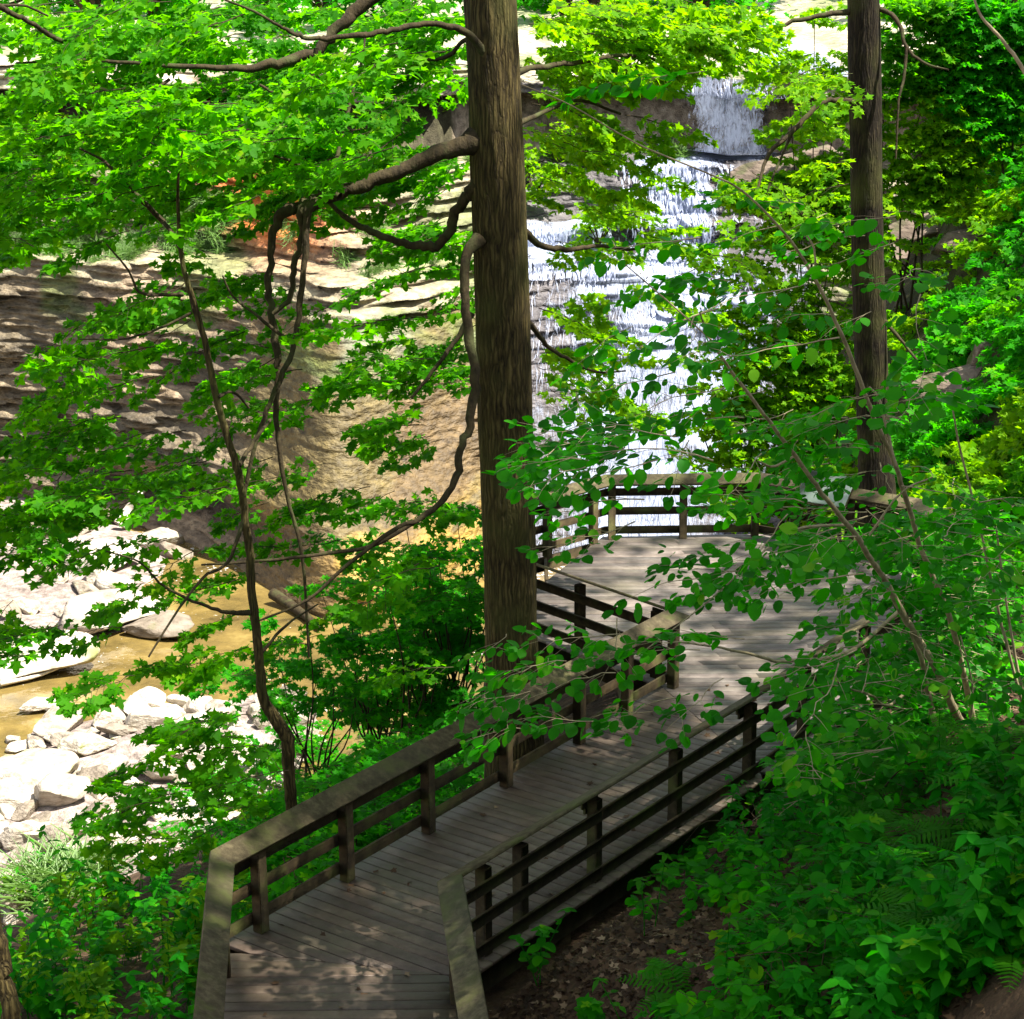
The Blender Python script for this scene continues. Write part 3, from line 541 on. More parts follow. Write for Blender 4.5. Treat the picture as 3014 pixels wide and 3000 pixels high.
for a, b, c2, d in [(C1, P7, D1, D2)]:
    for k in range(1, 4):
        for s in (0,):
            p0 = C1+(D1-C1)*k/4; p1 = P7+(D2-P7)*k/4; e = unit(p1-p0); addbox(jm, v3((p0+p1)/2, -.2), v3(e), v3([-e[1], e[0]]), (0, 0, 1), np.linalg.norm(p1-p0)/2-.1, .03, .12, tint=tintr())
for k in range(9):
    x0 = -.4+k*1.0; ys = (platform[:, 1].min()+1.2, 33.6); addbox(jm, (x0, sum(ys)/2, -.2), (0, 1, 0), (1, 0, 0), (0, 0, 1), (ys[1]-ys[0])/2, .03, .12, tint=tintr())
o = jm.build('joist', M['wood']); o.parent = bw; o.location = [-x for x in bw.location]
sup = [C1, C1+(P7-C1)*.33, C1+(P7-C1)*.66, P7, C3, C4, F3, F5, G1, G2, G3, D2, D1+(D2-D1)*.33, D1+(D2-D1)*.66, D1, (F3+F5)/2]
for p in sup:
    z0 = float(terr(p[0], p[1]))-.5; m1 = MB(); addbox(m1, v3(p, (z0-.06)/2), (1, 0, 0), (0, 1, 0), (0, 0, 1), .08, .08, (-.06-z0)/2, tint=tintr()); o = m1.build('support_post', M['wood']); o.parent = bw; o.location = [-x for x in bw.location]

def railing(label, a, b, posts, ext=(.0, .0), prev=None, nxt=None, brackets=(), capw=.285):
    """rail along a->b, outside on the left. parts: post, rail, cap_board, bracket"""
    L = np.linalg.norm(b-a); e = unit(b-a); n_ = np.array([-e[1], e[0]]); E3, N3 = v3(e), v3(n_)
    root = empty('railing', v3(a+(b-a)*.5, 0), label, 'railing', 'timber railings around the boardwalk and platform'); inv = -np.array(root.location)
    def part(mb, name, material):
        o = mb.build(name, material); o.parent = root; o.location = inv; return o
    for t in posts:
        p = a+e*t*L+n_*.03; mb = MB(); addbox(mb, v3(p, .524), E3, N3, (0, 0, 1), .068, .068, .524, tint=tintr(), bev=.008); part(mb, 'post', M['wood'])
    def mitre(p, other, outdir):  # cut direction at the end p
        if other is None: return 0
        eo = unit(other-p); ang = math.atan2(outdir[0]*eo[1]-outdir[1]*eo[0], outdir@eo); return ang
    # turn tangent: extra length per metre of outward offset at either end
    def k_at(e1, e2): c_ = e1[0]*e2[1]-e1[1]*e2[0]; d_ = e1@e2; return c_/(1+d_)
    k0 = -k_at(unit(a-prev), e) if prev is not None else 0; k1 = -k_at(e, unit(nxt-b)) if nxt is not None else 0
    for zc in (.865, .51, .14):
        mb = MB(); segs = [0]+[t for t in posts if .2 < t < .8][1::2]+[1]
        for s0, s1 in zip(segs[:-1], segs[1:]):
            off = .03+.068+.022; l0 = s0*L-(k0*off if s0 == 0 else 0)+.003; l1 = s1*L+(k1*off if s1 == 1 else 0)-.003
            dz = random.uniform(-.008, .008); addbox(mb, v3(a+e*(l0+l1)/2+n_*off, zc+dz), E3, N3, (0, 0, 1), (l1-l0)/2, .019, .072, tint=tintr())
        part(mb, 'rail', M['wood'])
    # cap: slopes down towards the walkway, mitred ends
    th = math.radians(27); nin = N3*math.cos(th)+np.array([0, 0, math.sin(th)]); nup = np.array([0, 0, 1])*math.cos(th)-N3*math.sin(th)
    c0 = N3*.02+np.array([0, 0, 1.125]); cuts = [0]+[t for t in posts if .3 < t < .75][:1 if L > 4 else 0]+([1] if True else [])
    mb = MB()
    for s0, s1 in zip(cuts[:-1], cuts[1:]):
        V = []; tn_ = tintr(.12)
        for sgn, s, kk in ((0, s0, k0 if s0 == 0 else 0), (1, s1, k1 if s1 == 1 else 0)):
            for (w_, h_) in ((-capw/2, -.02), (capw/2, -.02), (capw/2, .016), (capw/2-.006, .02), (-capw/2+.006, .02), (-capw/2, .016)):
                off = (c0+nin*w_+nup*h_); lat = off@N3; l = s*L+(-kk*lat if sgn == 0 else kk*lat)+(.003 if sgn == 0 else -.003)
                V.append(v3(a)+E3*l+off)
        V = np.array(V); F = [[i, (i+1) % 6, 6+(i+1) % 6, 6+i] for i in range(6)]; F4 = np.array(F)[:, ::-1]
        n0 = mb.n; mb.add(V, F4, tn_); mb.F[3].append(np.array([[0, i, i+1] for i in range(1, 5)])+n0); mb.F[3].append(np.array([[6, 6+i+1, 6+i] for i in range(1, 5)])+n0)
    part(mb, 'cap_board', M['cap'])
    for t in brackets:
        p = a+e*t*L+n_*-.045; mb = MB(); addbox(mb, v3(p, .995), E3, N3, (0, 0, 1), .16, .018, .055, tint=tintr()); addbox(mb, v3(p, .90), E3, N3, (0, 0, 1), .11, .018, .038, tint=tintr()); part(mb, 'bracket', M['wood'])
    return root
def tpos(a, b, pts): e = b-a; return [float((p-a)@e/(e@e)) for p in pts]
railing('short railing with a wide pale cap in front at the left of the near corner', C0, C1, [.35]+tpos(C0, C1, [xy(657, 2872)]), nxt=P7)
railing('long railing along the left side of the sloping walkway', C1, P7, tpos(C1, P7, [xy(776, 2743), xy(1045, 2598), xy(1296, 2460), xy(1518, 2322), xy(1721, 2191), xy(1866, 2109)])+[.985], prev=C0, nxt=C3, brackets=())
railing('railing of the platform nearest the tall trunk, running back from the walkway corner', P7, C3, [.12, .55, .95], prev=C1, nxt=C4, brackets=(.12,))
railing('short railing of the platform hidden behind the tall trunk', C3, C4, [.5], prev=P7, nxt=F3)
railing('railing at the far left of the platform beside the tall trunk', C4, F3, tpos(C4, F3, [xy(1617, 1640), xy(1755, 1602)]), prev=C3, nxt=F5)
railing('straight far railing of the platform facing the waterfall', F3, F5, [.02, .5, .985], prev=C3, nxt=G1)
railing('railing at the far right of the platform behind the sign panel', F5, G1, [.25, .6, .97], prev=F3, nxt=G2)
railing('railing at the right end of the platform behind the hazel leaves', G1, G2, [.5], prev=F5, nxt=G3)
railing('railing at the near right of the platform half hidden by hazel', G2, G3, [.05, .5, .95], prev=G1, nxt=D2)
railing('railing between the platform and the sloping walkway on the right', G3, D2, [.3, .7], prev=G2, nxt=D1, brackets=(.5,))
railing('long railing along the right side of the sloping walkway above bare soil', D2, D1, [.02]+tpos(D2, D1, [xy(1979, 2432), xy(1748, 2591), xy(1534, 2736), xy(1419, 2805)]), prev=G3, nxt=D0, brackets=tpos(D2, D1, [xy(1748, 2591)])+[.03])
railing('short railing with a wide pale cap at the bottom right of the walkway', D1, D0, tpos(D1, D0, [xy(1305, 2952)])+[.7], prev=D2)
# sign
sp = (F5*.52+G1*.48); e = unit(G1-F5); n_ = np.array([-e[1], e[0]]); s = empty('sign', v3(sp-n_*.25, 0), 'slanted grey green sign panel on the far right railing of the platform', 'sign')
mb = MB(); th = .75; pz = np.array([0, 0, 1])*math.cos(th)-v3(n_)*math.sin(th); pn = v3(n_)*math.cos(th)+np.array([0, 0, 1])*math.sin(th)
addbox(mb, v3([0, 0], 1.22), v3(e), pn, pz, .48, .32, .012); o = mb.build('panel', M['sign'], s)
mb = MB(); addbox(mb, v3([0, 0], 1.195), v3(e), pn, pz, .50, .34, .012); o = mb.build('panel_frame', M['branch'], s)
for q in (-.3, .3):
    mb = MB(); addbox(mb, v3(e*q, .59), v3(e), v3(n_), (0, 0, 1), .03, .03, .59); mb.build('post', M['wood'], s)

# ------------------------------------------------------------------ trees traced from the photograph, each at its own distance
def vcurve(pts, Y0, Y1, sub=5):
    n = len(pts); P = [at(p[0], p[1], Y0+(Y1-Y0)*i/max(1, n-1)) for i, p in enumerate(pts)]
    R = [p[2]/2*mpx(Y0+(Y1-Y0)*i/max(1, n-1)) for i, p in enumerate(pts)]
    C = catmull(P, sub); return C, np.interp(np.linspace(0, n-1, len(C)), range(n), R)
def limb(root, pts, Y0, Y1, name='limb', material=None, seg=9, rough=.10, wob=.25):
    C, R = vcurve(pts, Y0, Y1); rg = np.random.default_rng(int(abs(pts[0][0]*7+pts[0][1]))); C = C+rg.normal(0, 1, C.shape)*(R*wob)[:, None]*np.sin(np.linspace(0, math.pi, len(C)))[:, None]
    if name == 'limb' and pts[0][2] > 9:
        Ln = np.concatenate([[0], np.cumsum(np.linalg.norm(np.diff(C, axis=0), axis=1))]); R = R*(1+.16*np.exp(-(Ln/.4)**2)); R = R*(.92+.12*(vnoise(Ln*3.1, Ln*0+seg, 77)-.4))
    V, F = tube(C, R, seg, rough, rg); base = np.array(root.location)
    me = make_mesh(name, V-base, F, material or M['branch'], smooth=True); return link(name, me, root)
def trunk_mesh(P, R, seg=40, seed=0, ridge=.035):
    """trunk with bark ridges running along it"""
    rg = np.random.default_rng(seed); P = catmull(P, 60); R = np.interp(np.linspace(0, 1, len(P)), np.linspace(0, 1, len(R)), R)
    V, F = tube(P, R, seg); V = V.reshape(len(P), seg, 3); th = np.arange(seg)/seg*2*np.pi
    L = np.concatenate([[0], np.cumsum(np.linalg.norm(np.diff(P, axis=0), axis=1))])[:, None]
    a = (th[None]+.25*np.sin(L*.9+seed)); n1 = vnoise(np.cos(a)*5+20, np.sin(a)*5+20+L*.55, seed)*.5+vnoise(np.cos(a)*11+40, np.sin(a)*11+40+L*1.1, seed+1)*.7
    big = fbm(np.cos(th)[None]*1.2+9+L*.2, np.sin(th)[None]*1.2+9+L*.35, seed+3)-.5
    k = 1+ridge*2.6*(n1-.6)+.14*big; C = P[:, None]; return (C+(V-C)*k[..., None]).reshape(-1, 3), F
def crown_of(root, kind, sprays, leafmat, T=None, name='crown', twig=True, leafk=1., thin=1., twmat=None, jitter=0):
    """sprays: (pos, az, pitch, scale, cshift)"""
    lv = Leaves(); mb = MB(); base = np.array(root.location)
    for (p, az, pt, sc_, cs) in sprays: place_spray(kind, lv, mb, p, az, pt, sc_, leafk, thin=thin, cshift=cs, twigs=twig)
    me = lv.mesh(name, T or (MAPLE if kind == 'maple' else OVAL), leafmat, base)
    if mb.V:   # the finest twigs stay in the crown's own mesh, under the bark material
        nv0 = len(me.vertices); co = np.empty(nv0*3, np.float32); me.vertices.foreach_get('co', co); rn = np.empty(nv0, np.float32); me.attributes['rnd'].data.foreach_get('value', rn); nf = len(me.polygons); lf = np.empty(nf*3, np.int32); me.loops.foreach_get('vertex_index', lf)
        V = np.concatenate(mb.V)-base; Fs = [lf.reshape(-1, 3)]+[np.concatenate(f)+nv0 for f in mb.F.values() if f]; bpy.data.meshes.remove(me)
        me = make_mesh(name, np.concatenate([co.reshape(-1, 3), V]), Fs, leafmat, rnd=np.concatenate([rn, np.zeros(len(V))])); me.materials.append(twmat or M['branch'])
        mi = np.zeros(len(me.polygons), np.int32); mi[nf:] = 1; me.polygons.foreach_set('material_index', mi)
    link(name, me, root)
    return lv.count()
def grid_sprays(rows, c0, r0, depth, per=1.0, size=(.8, 1.25), az0=None, rg=RNG, cell=80, keep=None, pitch=-.16, colf=None, refd=25.):
    """rows: coverage digits on a coarse grid of the photograph; scattered through a range of real distances"""
    out = []
    for j, row in enumerate(rows):
        for i, ch in enumerate(row):
            d = 0 if ch == ' ' else int(ch)
            if not d: continue
            cov = min(.97, (d/9.3)**1.35); lam = -math.log(1-cov)*per
            for _ in range(rg.poisson(lam*10)/10 >= 0 and rg.poisson(lam)):
                vx = (c0+i+rg.random())*cell; vy = (r0+j+rg.random())*cell; Yd = depth(vx, vy, rg)
                if Yd is None: continue
                p = at(vx, vy, Yd); az = az0(vx, vy, rg) if az0 else rg.uniform(0, 6.28)
                if 1265 < vx < 1455 and 125 < vy < 300 and rg.random() < .93: continue
                out.append((p, az, pitch+rg.normal(0, .14), rg.uniform(*size)*(Yd/refd if False else 1), (colf(vx, vy, rg) if colf else 0)))
    return out
def assign(sprays, owners):
    """nearest owner in space; owners: list of (x,y,z)"""
    O = np.array(owners); res = [[] for _ in owners]
    for s in sprays: res[int(np.argmin(((O-s[0])**2*np.array([1, .6, .35])).sum(1)))].append(s)
    return res
# --- tall trunk left of the walkway
YA = 24.7
rootA = empty('maple_tree', at(968, 1480, YA)-np.array([0, 0, .6]), 'tall straight maple with a thick furrowed trunk beside the left walkway railing', 'tree')
zt = [(905, -420, 84), (916, -160, 90), (930, 100, 94), (938, 300, 98), (945, 500, 99), (955, 800, 100), (961, 1000, 101), (965, 1200, 102), (969, 1330, 108), (972, 1430, 118), (975, 1500, 135), (976, 1545, 160)]
V, F = trunk_mesh([at(a, b, YA) for a, b, c_ in zt], [c_/2*mpx(YA) for a, b, c_ in zt], 64, 3)
link('trunk', make_mesh('trunk', V-np.array(rootA.location), F, M['bark'], smooth=True), rootA)
LA = [([(905, 262, 44), (870, 276, 36), (820, 290, 31), (750, 325, 27), (690, 347, 25), (630, 370, 25), (580, 385, 26), (540, 400, 24), (518, 430, 17), (510, 500, 14), (508, 560, 14), (520, 640, 14), (526, 700, 13), (520, 760, 12), (524, 830, 10), (540, 930, 8), (570, 1050, 7), (583, 1240, 4)], 24.6, 23.2),
      ([(590, 385, 24), (570, 400, 17), (573, 440, 13), (556, 500, 13), (548, 560, 11), (515, 592, 8)], 23.6, 23.5), ([(600, 382, 22), (581, 400, 15), (576, 480, 13), (566, 560, 12), (555, 650, 11), (530, 712, 11), (505, 775, 10), (478, 850, 9), (455, 965, 8)], 23.6, 22.8),
      ([(640, 372, 16), (605, 345, 12), (585, 325, 9), (548, 303, 6), (500, 290, 4)], 23.7, 24.3), ([(622, 355, 10), (642, 270, 8), (662, 190, 7), (682, 118, 5), (690, 60, 4)], 23.7, 24.8),
      ([(905, 345, 30), (884, 368, 24), (862, 402, 22), (838, 455, 20), (800, 466, 19), (750, 457, 15), (700, 437, 14), (655, 412, 12), (625, 386, 9), (600, 360, 6)], 24.6, 25.6),
      ([(905, 450, 26), (880, 482, 19), (877, 550, 17), (886, 640, 18), (896, 700, 18), (887, 790, 17), (868, 850, 15), (858, 910, 15), (830, 950, 13), (790, 980, 11), (740, 1002, 9), (650, 1070, 8), (580, 1132, 6), (480, 1175, 4)], 24.4, 22.4),
      ([(800, 975, 9), (700, 1030, 8), (600, 1046, 7), (470, 1060, 6), (380, 1066, 4)], 23.2, 22.2), ([(890, 590, 14), (862, 640, 10), (840, 668, 9), (810, 710, 8), (775, 752, 6)], 24.4, 24.0),
      ([(925, 115, 16), (890, 70, 14), (850, 50, 12), (800, 44, 11), (740, 56, 10), (690, 66, 10), (600, 73, 9), (560, 66, 8), (525, 48, 6), (480, 22, 5), (430, 2, 4), (380, -20, 3)], 24.5, 22.5),
      ([(900, -150, 40), (780, -70, 32), (690, 5, 27), (640, 52, 22), (597, 94, 20), (545, 116, 20), (490, 127, 17), (410, 128, 11), (300, 122, 8), (170, 114, 6), (30, 119, 4)], 24.6, 23.), ([(600, 92, 13), (590, 140, 11), (570, 165, 9), (530, 180, 7), (490, 160, 5)], 23.7, 23.5),
      ([(900, 70, 12), (870, 80, 8), (850, 103, 8), (815, 113, 7), (760, 103, 5), (700, 120, 4)], 24.7, 25.5), ([(960, 400, 26), (987, 432, 17), (1010, 456, 14), (1045, 470, 12), (1085, 470, 10), (1125, 464, 8), (1200, 470, 6), (1270, 440, 4)], 24.8, 27.5),
      ([(970, 585, 18), (1003, 615, 12), (1030, 650, 9), (1080, 682, 7), (1125, 702, 5), (1180, 700, 3)], 24.8, 27.), ([(950, 150, 16), (1000, 130, 11), (1080, 120, 9), (1180, 105, 7), (1260, 120, 5), (1330, 140, 3)], 24.9, 29), ([(950, 250, 14), (1010, 220, 9), (1090, 190, 7), (1170, 215, 5)], 24.9, 28.5),
      ([(320, 150, 6), (250, 200, 5), (150, 260, 4), (60, 300, 3)], 23.4, 22.6), ([(540, 640, 8), (490, 600, 6), (440, 560, 4), (420, 520, 3)], 23.2, 23.2)]
for pts, a, b in LA: limb(rootA, pts, a, b)
# --- small twisted tree C
rootC = empty('sapling_tree', at(552, 1560, 21.6), 'small twisted maple rising behind the lower left walkway railing', 'tree')
LC = [([(552, 1580, 24), (550, 1520, 23), (545, 1450, 25), (541, 1395, 27), (517, 1352, 25), (498, 1320, 21), (490, 1240, 18), (478, 1150, 17), (470, 1050, 16), (460, 960, 15), (452, 905, 15), (440, 860, 14), (410, 760, 13), (390, 660, 12), (366, 570, 10), (345, 500, 9), (337, 420, 7), (336, 340, 5), (345, 280, 3)], 21.6, 21.2, 'trunk')]
for pts, a, b, nm in LC: limb(rootC, pts, a, b, nm, M['bark'], 12, .06, .15)
for pts, a, b in [([(402, 735, 9), (396, 690, 8), (372, 600, 7), (350, 530, 5), (342, 450, 4)], 21.3, 21.4), ([(472, 1156, 10), (440, 1156, 9), (400, 1148, 7), (340, 1124, 6), (300, 1098, 5), (262, 1060, 4), (200, 1040, 3)], 21.4, 20.6), ([(346, 555, 7), (300, 557, 6), (262, 550, 5), (242, 510, 4), (200, 460, 3)], 21.2, 20.9),
                  ([(462, 975, 9), (430, 1060, 7), (380, 1092, 6), (330, 1160, 5), (280, 1240, 4)], 21.4, 20.7), ([(362, 590, 6), (300, 620, 5), (230, 640, 4), (150, 640, 3)], 21.3, 20.8), ([(450, 880, 9), (478, 835, 8), (510, 792, 6)], 21.4, 22.4), ([(410, 750, 7), (440, 740, 5), (470, 770, 4)], 21.3, 21.8), ([(495, 1230, 7), (540, 1180, 5), (600, 1140, 3)], 21.5, 22),
                  ([(310, 420, 10), (262, 372, 10), (235, 345, 8), (197, 305, 6), (150, 280, 4)], 21.8, 21.5), ([(345, 480, 7), (325, 440, 8), (305, 415, 9)], 21.3, 21.8)]: limb(rootC, pts, a, b)
# --- tree B
YB = 38.0
rootB = empty('tulip_tree', at(1655, 1000, YB), 'slender straight trunk behind the right end of the platform with a sunlit strip of bark', 'tree')
zb = [(1618, -420, 50), (1625, -160, 54), (1632, 150, 57), (1636, 450, 58), (1644, 700, 60), (1650, 850, 62), (1655, 930, 70), (1657, 1010, 84)]
V, F = trunk_mesh([at(a, b, YB) for a, b, c_ in zb], [c_/2*mpx(YB) for a, b, c_ in zb], 48, 8); link('trunk', make_mesh('trunk', V-np.array(rootB.location), F, M['darkbark'], smooth=True), rootB)
for pts, a, b in [([(1630, 190, 14), (1600, 190, 10), (1558, 192, 10), (1528, 212, 9), (1495, 250, 9), (1452, 290, 8), (1437, 330, 6), (1428, 365, 4)], 38, 36), ([(1640, 10, 10), (1690, 35, 9), (1711, 90, 7), (1746, 120, 5), (1790, 132, 3)], 38, 37), ([(1711, 90, 6), (1705, 150, 5), (1696, 190, 4), (1690, 300, 3)], 37.5, 37), ([(1655, 590, 10), (1690, 630, 7), (1730, 680, 5)], 38, 37.5), ([(1620, 20, 12), (1540, 30, 9), (1470, 50, 7), (1420, 70, 4)], 38, 37), ([(1495, 250, 5), (1460, 330, 4), (1440, 380, 3)], 37, 36.5)]: limb(rootB, pts, a, b)
# --- branch entering at the top left, and trunk at the bottom left corner
rootE = empty('leaning_branch_tree', at(-60, 900, 19.), 'tree outside the left edge whose dark branches enter at the top left corner', 'tree')
limb(rootE, [(-90, 1500, 60), (-100, 900, 50), (-95, 400, 40), (-80, 50, 30)], 19, 19, 'trunk', M['bark'], 14)
limb(rootE, [(-85, -60, 18), (0, 12, 11), (50, 38, 9), (80, 58, 9), (112, 76, 9), (150, 80, 4)], 19, 20.5); limb(rootE, [(-90, 100, 10), (-20, 20, 6), (40, 10, 5), (90, 30, 4)], 19, 20.5)
rootG = empty('tree_stump_trunk', at(10, 2050, 15.5), 'dark trunk crossing the bottom left corner', 'tree')
limb(rootG, [(28, 2060, 44), (20, 1923, 40), (8, 1840, 34), (-6, 1760, 28), (-20, 1650, 22)], 15.5, 15.8, 'trunk', M['bark'], 16, .05)

GM = ["357888877776899998",
      "578888888870799998",
      "888999988750575764",
      "888888887660675533",
      "787677677650677423",
      "752344454450677644",
      "442355543340344344",
      "334444435730663211",
      "234444355560675200",
      "455455444540133200",
      "776654434530000   ",
      "67655244444       ",
      "56655323323       ",
      "54423223233       ",
      "53311334334       ",
      "5433434324        ",
      "1122333           ",
      "0011354           ",
      "1023543           ",
      "2232421           ",
      "41011             "]
def depthM(vx, vy, rg):
    if 880 < vx < 1010: return None
    if vx > 1010: return rg.uniform(26.5, 33)
    if vx > 760: return rg.uniform(25.4, 28.5)
    if 470 < vx < 600 and rg.random() < .6: return rg.uniform(24.2, 27.5)
    if vy > 1200: return rg.uniform(19.5, 22.5)
    return rg.uniform(20.2, 27.0)
PROT = np.concatenate([catmull([(q[0], q[1], 0) for q in LA[i][0]], 6)[:, :2] for i in (0, 1, 2, 5, 6, 8, 9, 10)]+[catmull([(q[0], q[1], 0) for q in LC[0][0]], 6)[:, :2]])
_dM = depthM
def depthM(vx, vy, rg):
    d = _dM(vx, vy, rg)
    if d is None: return None
    q = np.hypot(PROT[:, 0]-vx, PROT[:, 1]-vy).min()
    if q < 46 and rg.random() < .85: return rg.uniform(25.4, 28.5)
    return d
def azM(vx, vy, rg):
    return (math.pi/2+rg.normal(.15, .6)) if vx < 930 else (-math.pi/2+rg.normal(0, .7))
SPR = grid_sprays(GM, 0, 0, depthM, 3.2, (.65, 1.15), azM)
ow = {'A': [], 'AR': [], 'C': [], 'E': [], 'G': []}
for s in SPR:
    vx, vy = toV(s[0]); Yd = s[0][1]
    if vx > 1000: ow['AR'].append(s)
    elif vx < 130 and vy < 420: ow['E'].append(s)
    elif vy > 1520: ow['G'].append(s)
    elif Yd < 22.6 and vx < 700 or (vy > 1060 and vx < 620): ow['C'].append(s)
    else: ow['A'].append(s)
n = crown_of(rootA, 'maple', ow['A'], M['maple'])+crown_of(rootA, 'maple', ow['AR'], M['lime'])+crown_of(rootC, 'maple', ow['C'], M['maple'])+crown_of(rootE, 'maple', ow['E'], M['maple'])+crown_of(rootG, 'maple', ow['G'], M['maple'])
print('maple leaves', n)

# --- tree B crown + hillside
def surf_depth(vx, vy, off, y0=15., y1=72., fallback=None, far=None):
    """first terrain hit along the view ray, then off metres nearer"""
    ys = np.arange(y0, y1, .35); d = ray(vx, vy); P = CAM[None]+d[None]*(ys/d[1])[:, None]; hit = np.nonzero(terr(P[:, 0], P[:, 1]) > P[:, 2])[0]
    if len(hit) == 0: return fallback
    return ys[hit[0]]-off
GB = ["1256289 ", "0266399 ", "0376499 ", "0555599 ", "0466588 "]
GR = ["002448999888", "002558999888", "004668999888", "005668999888", "046768999888", "035563577888", "257553566888", "168757799888", "278765655888", "388865655888", "688877777888", "467768999888", "123456888888"]
def depthB(vx, vy, rg): return rg.uniform(34, 40) if not (1595 < vx < 1670) else rg.uniform(38.8, 42)
SB = grid_sprays(["13441 ", "02552 ", "00141 ", "00131 ", "02331 ", "02221 ", "0121  "], 16, 0, depthB, 3.4, (.9, 1.5), lambda a, b, r: r.uniform(0, 6.28))
SB = [s for s in SB]
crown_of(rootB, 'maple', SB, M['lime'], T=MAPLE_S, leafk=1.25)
def depthR(vx, vy, rg):
    d = surf_depth(vx, vy, rg.uniform(.2, 3.0), 33, 75, 64)
    if 1595 < vx < 1675 and d < 38.8: d = 39+rg.uniform(0, 4)
    return d
SR = grid_sprays(GR, 16, 0, depthR, 9.0, (1.0, 1.7), lambda a, b, r: r.uniform(0, 6.28))
own_v = [(1500, 380, 'bright green bush clinging to the rocks right of the upper falls'), (1480, 640, 'bush overhanging the right edge of the middle falls'), (1500, 880, 'leafy bush right of the foot of the falls above the platform rail'), (1560, 130, 'bush beside the top of the falls left of the slender trunk'), (1760, 60, 'leafy tree at the top of the slope just right of the slender trunk'), (1880, 90, 'leafy tree filling the top right corner'),
         (1760, 300, 'blue green bush on the slope right of the slender trunk'), (1880, 300, 'dark leafy bush high on the slope at the right edge'), (1720, 520, 'low bush under the broken rocks on the right slope'), (1870, 560, 'dark bush beside the pale rocks at the right edge'), (1740, 760, 'bush right of the slender trunk below the middle of the slope'), (1880, 780, 'bush at the right edge under the pale rocks'), (1590, 720, 'bush left of the slender trunk at mid height'), (1760, 950, 'dark bush behind the hazel stems'), (1890, 960, 'leafy bush at the right edge behind the hazel'), (2060, 120, 'bush high on the slope beyond the top right corner'), (2060, 420, 'bush beyond the right edge above the rocks'), (2060, 720, 'bush beyond the right edge beside the pale rocks'), (2060, 960, 'bush beyond the right edge behind the hazel stems')]
own = []
for a, b, lb in own_v: Yd = surf_depth(a, b, .5, 33, 75, 62); own.append(at(a, b, Yd))
tot = 0
for (a, b, lb), O, sp_ in zip(own_v, own, assign(SR, own)):
    if not sp_: continue
    cpos = np.mean([s[0] for s in sp_], 0); zg = float(terr(cpos[0], cpos[1]+1.)); base = np.array([cpos[0], cpos[1]+1., min(zg, cpos[2]-1.0)])
    r_ = empty('hillside_bush', base, lb, 'bush', 'bushes on the slope right of the falls'); tot += crown_of(r_, 'maple', sp_, random.choice([M['shrub'], M['maple'], M['lime'], M['lime']]) if a > 1600 else M['lime'], T=MAPLE_S, name='foliage', twig=False, leafk=1.7)
    mb = MB()
    for s in random.sample(sp_, min(4, len(sp_))):
        q = s[0]; V, F = tube(catmull([base+RNG.normal(0, .15, 3)*[1, 1, 0], (base+q)/2+RNG.normal(0, .25, 3), q], 4), np.linspace(.05, .012, 9), 5); mb.add(V-base, F)
    mb.build('stem', M['branch'], r_)
print('hill leaves', tot)
# rocks on the right slope
SM = []
for m_ in BM: q_ = m_.copy(); q_.materials[0] = M['sloperock']; SM.append(q_)
for vx, vy, r, k, lb in [(1790, 400, 1.3, 3, 'dark broken ledge high on the right slope'), (1720, 470, 1.5, 9, 'layered grey ledge right of the slender trunk'), (1700, 500, 1.2, 3, 'lowest layered ledge right of the slender trunk'), (1850, 440, 1.0, 5, 'brown block below the dark broken ledge'), (1870, 690, 1.1, 0, 'pale brown block under the bushes at the right edge'), (1900, 640, .9, 2, 'upper pale block at the right edge'), (1840, 740, .8, 6, 'lowest pale block near the right edge'), (1520, 290, 1.4, 3, 'dark ledge right of the plunging water'), (1500, 330, 1.5, 9, 'grey ledge under the bush right of the upper falls')]:
    Yd = surf_depth(vx, vy, -.7, 33, 80, 66); p = at(vx, vy, Yd); p[2] -= r*.5; o = link('rock_ledge', SM[{3: 0, 9: 7}.get(k, k)], None, p); o.scale = (r*1.5, r*1.1, r*1.15); o.rotation_euler = (.1, 0, random.uniform(-.4, .4)); tag(o, lb, 'rock', 'rock ledges on the right slope')

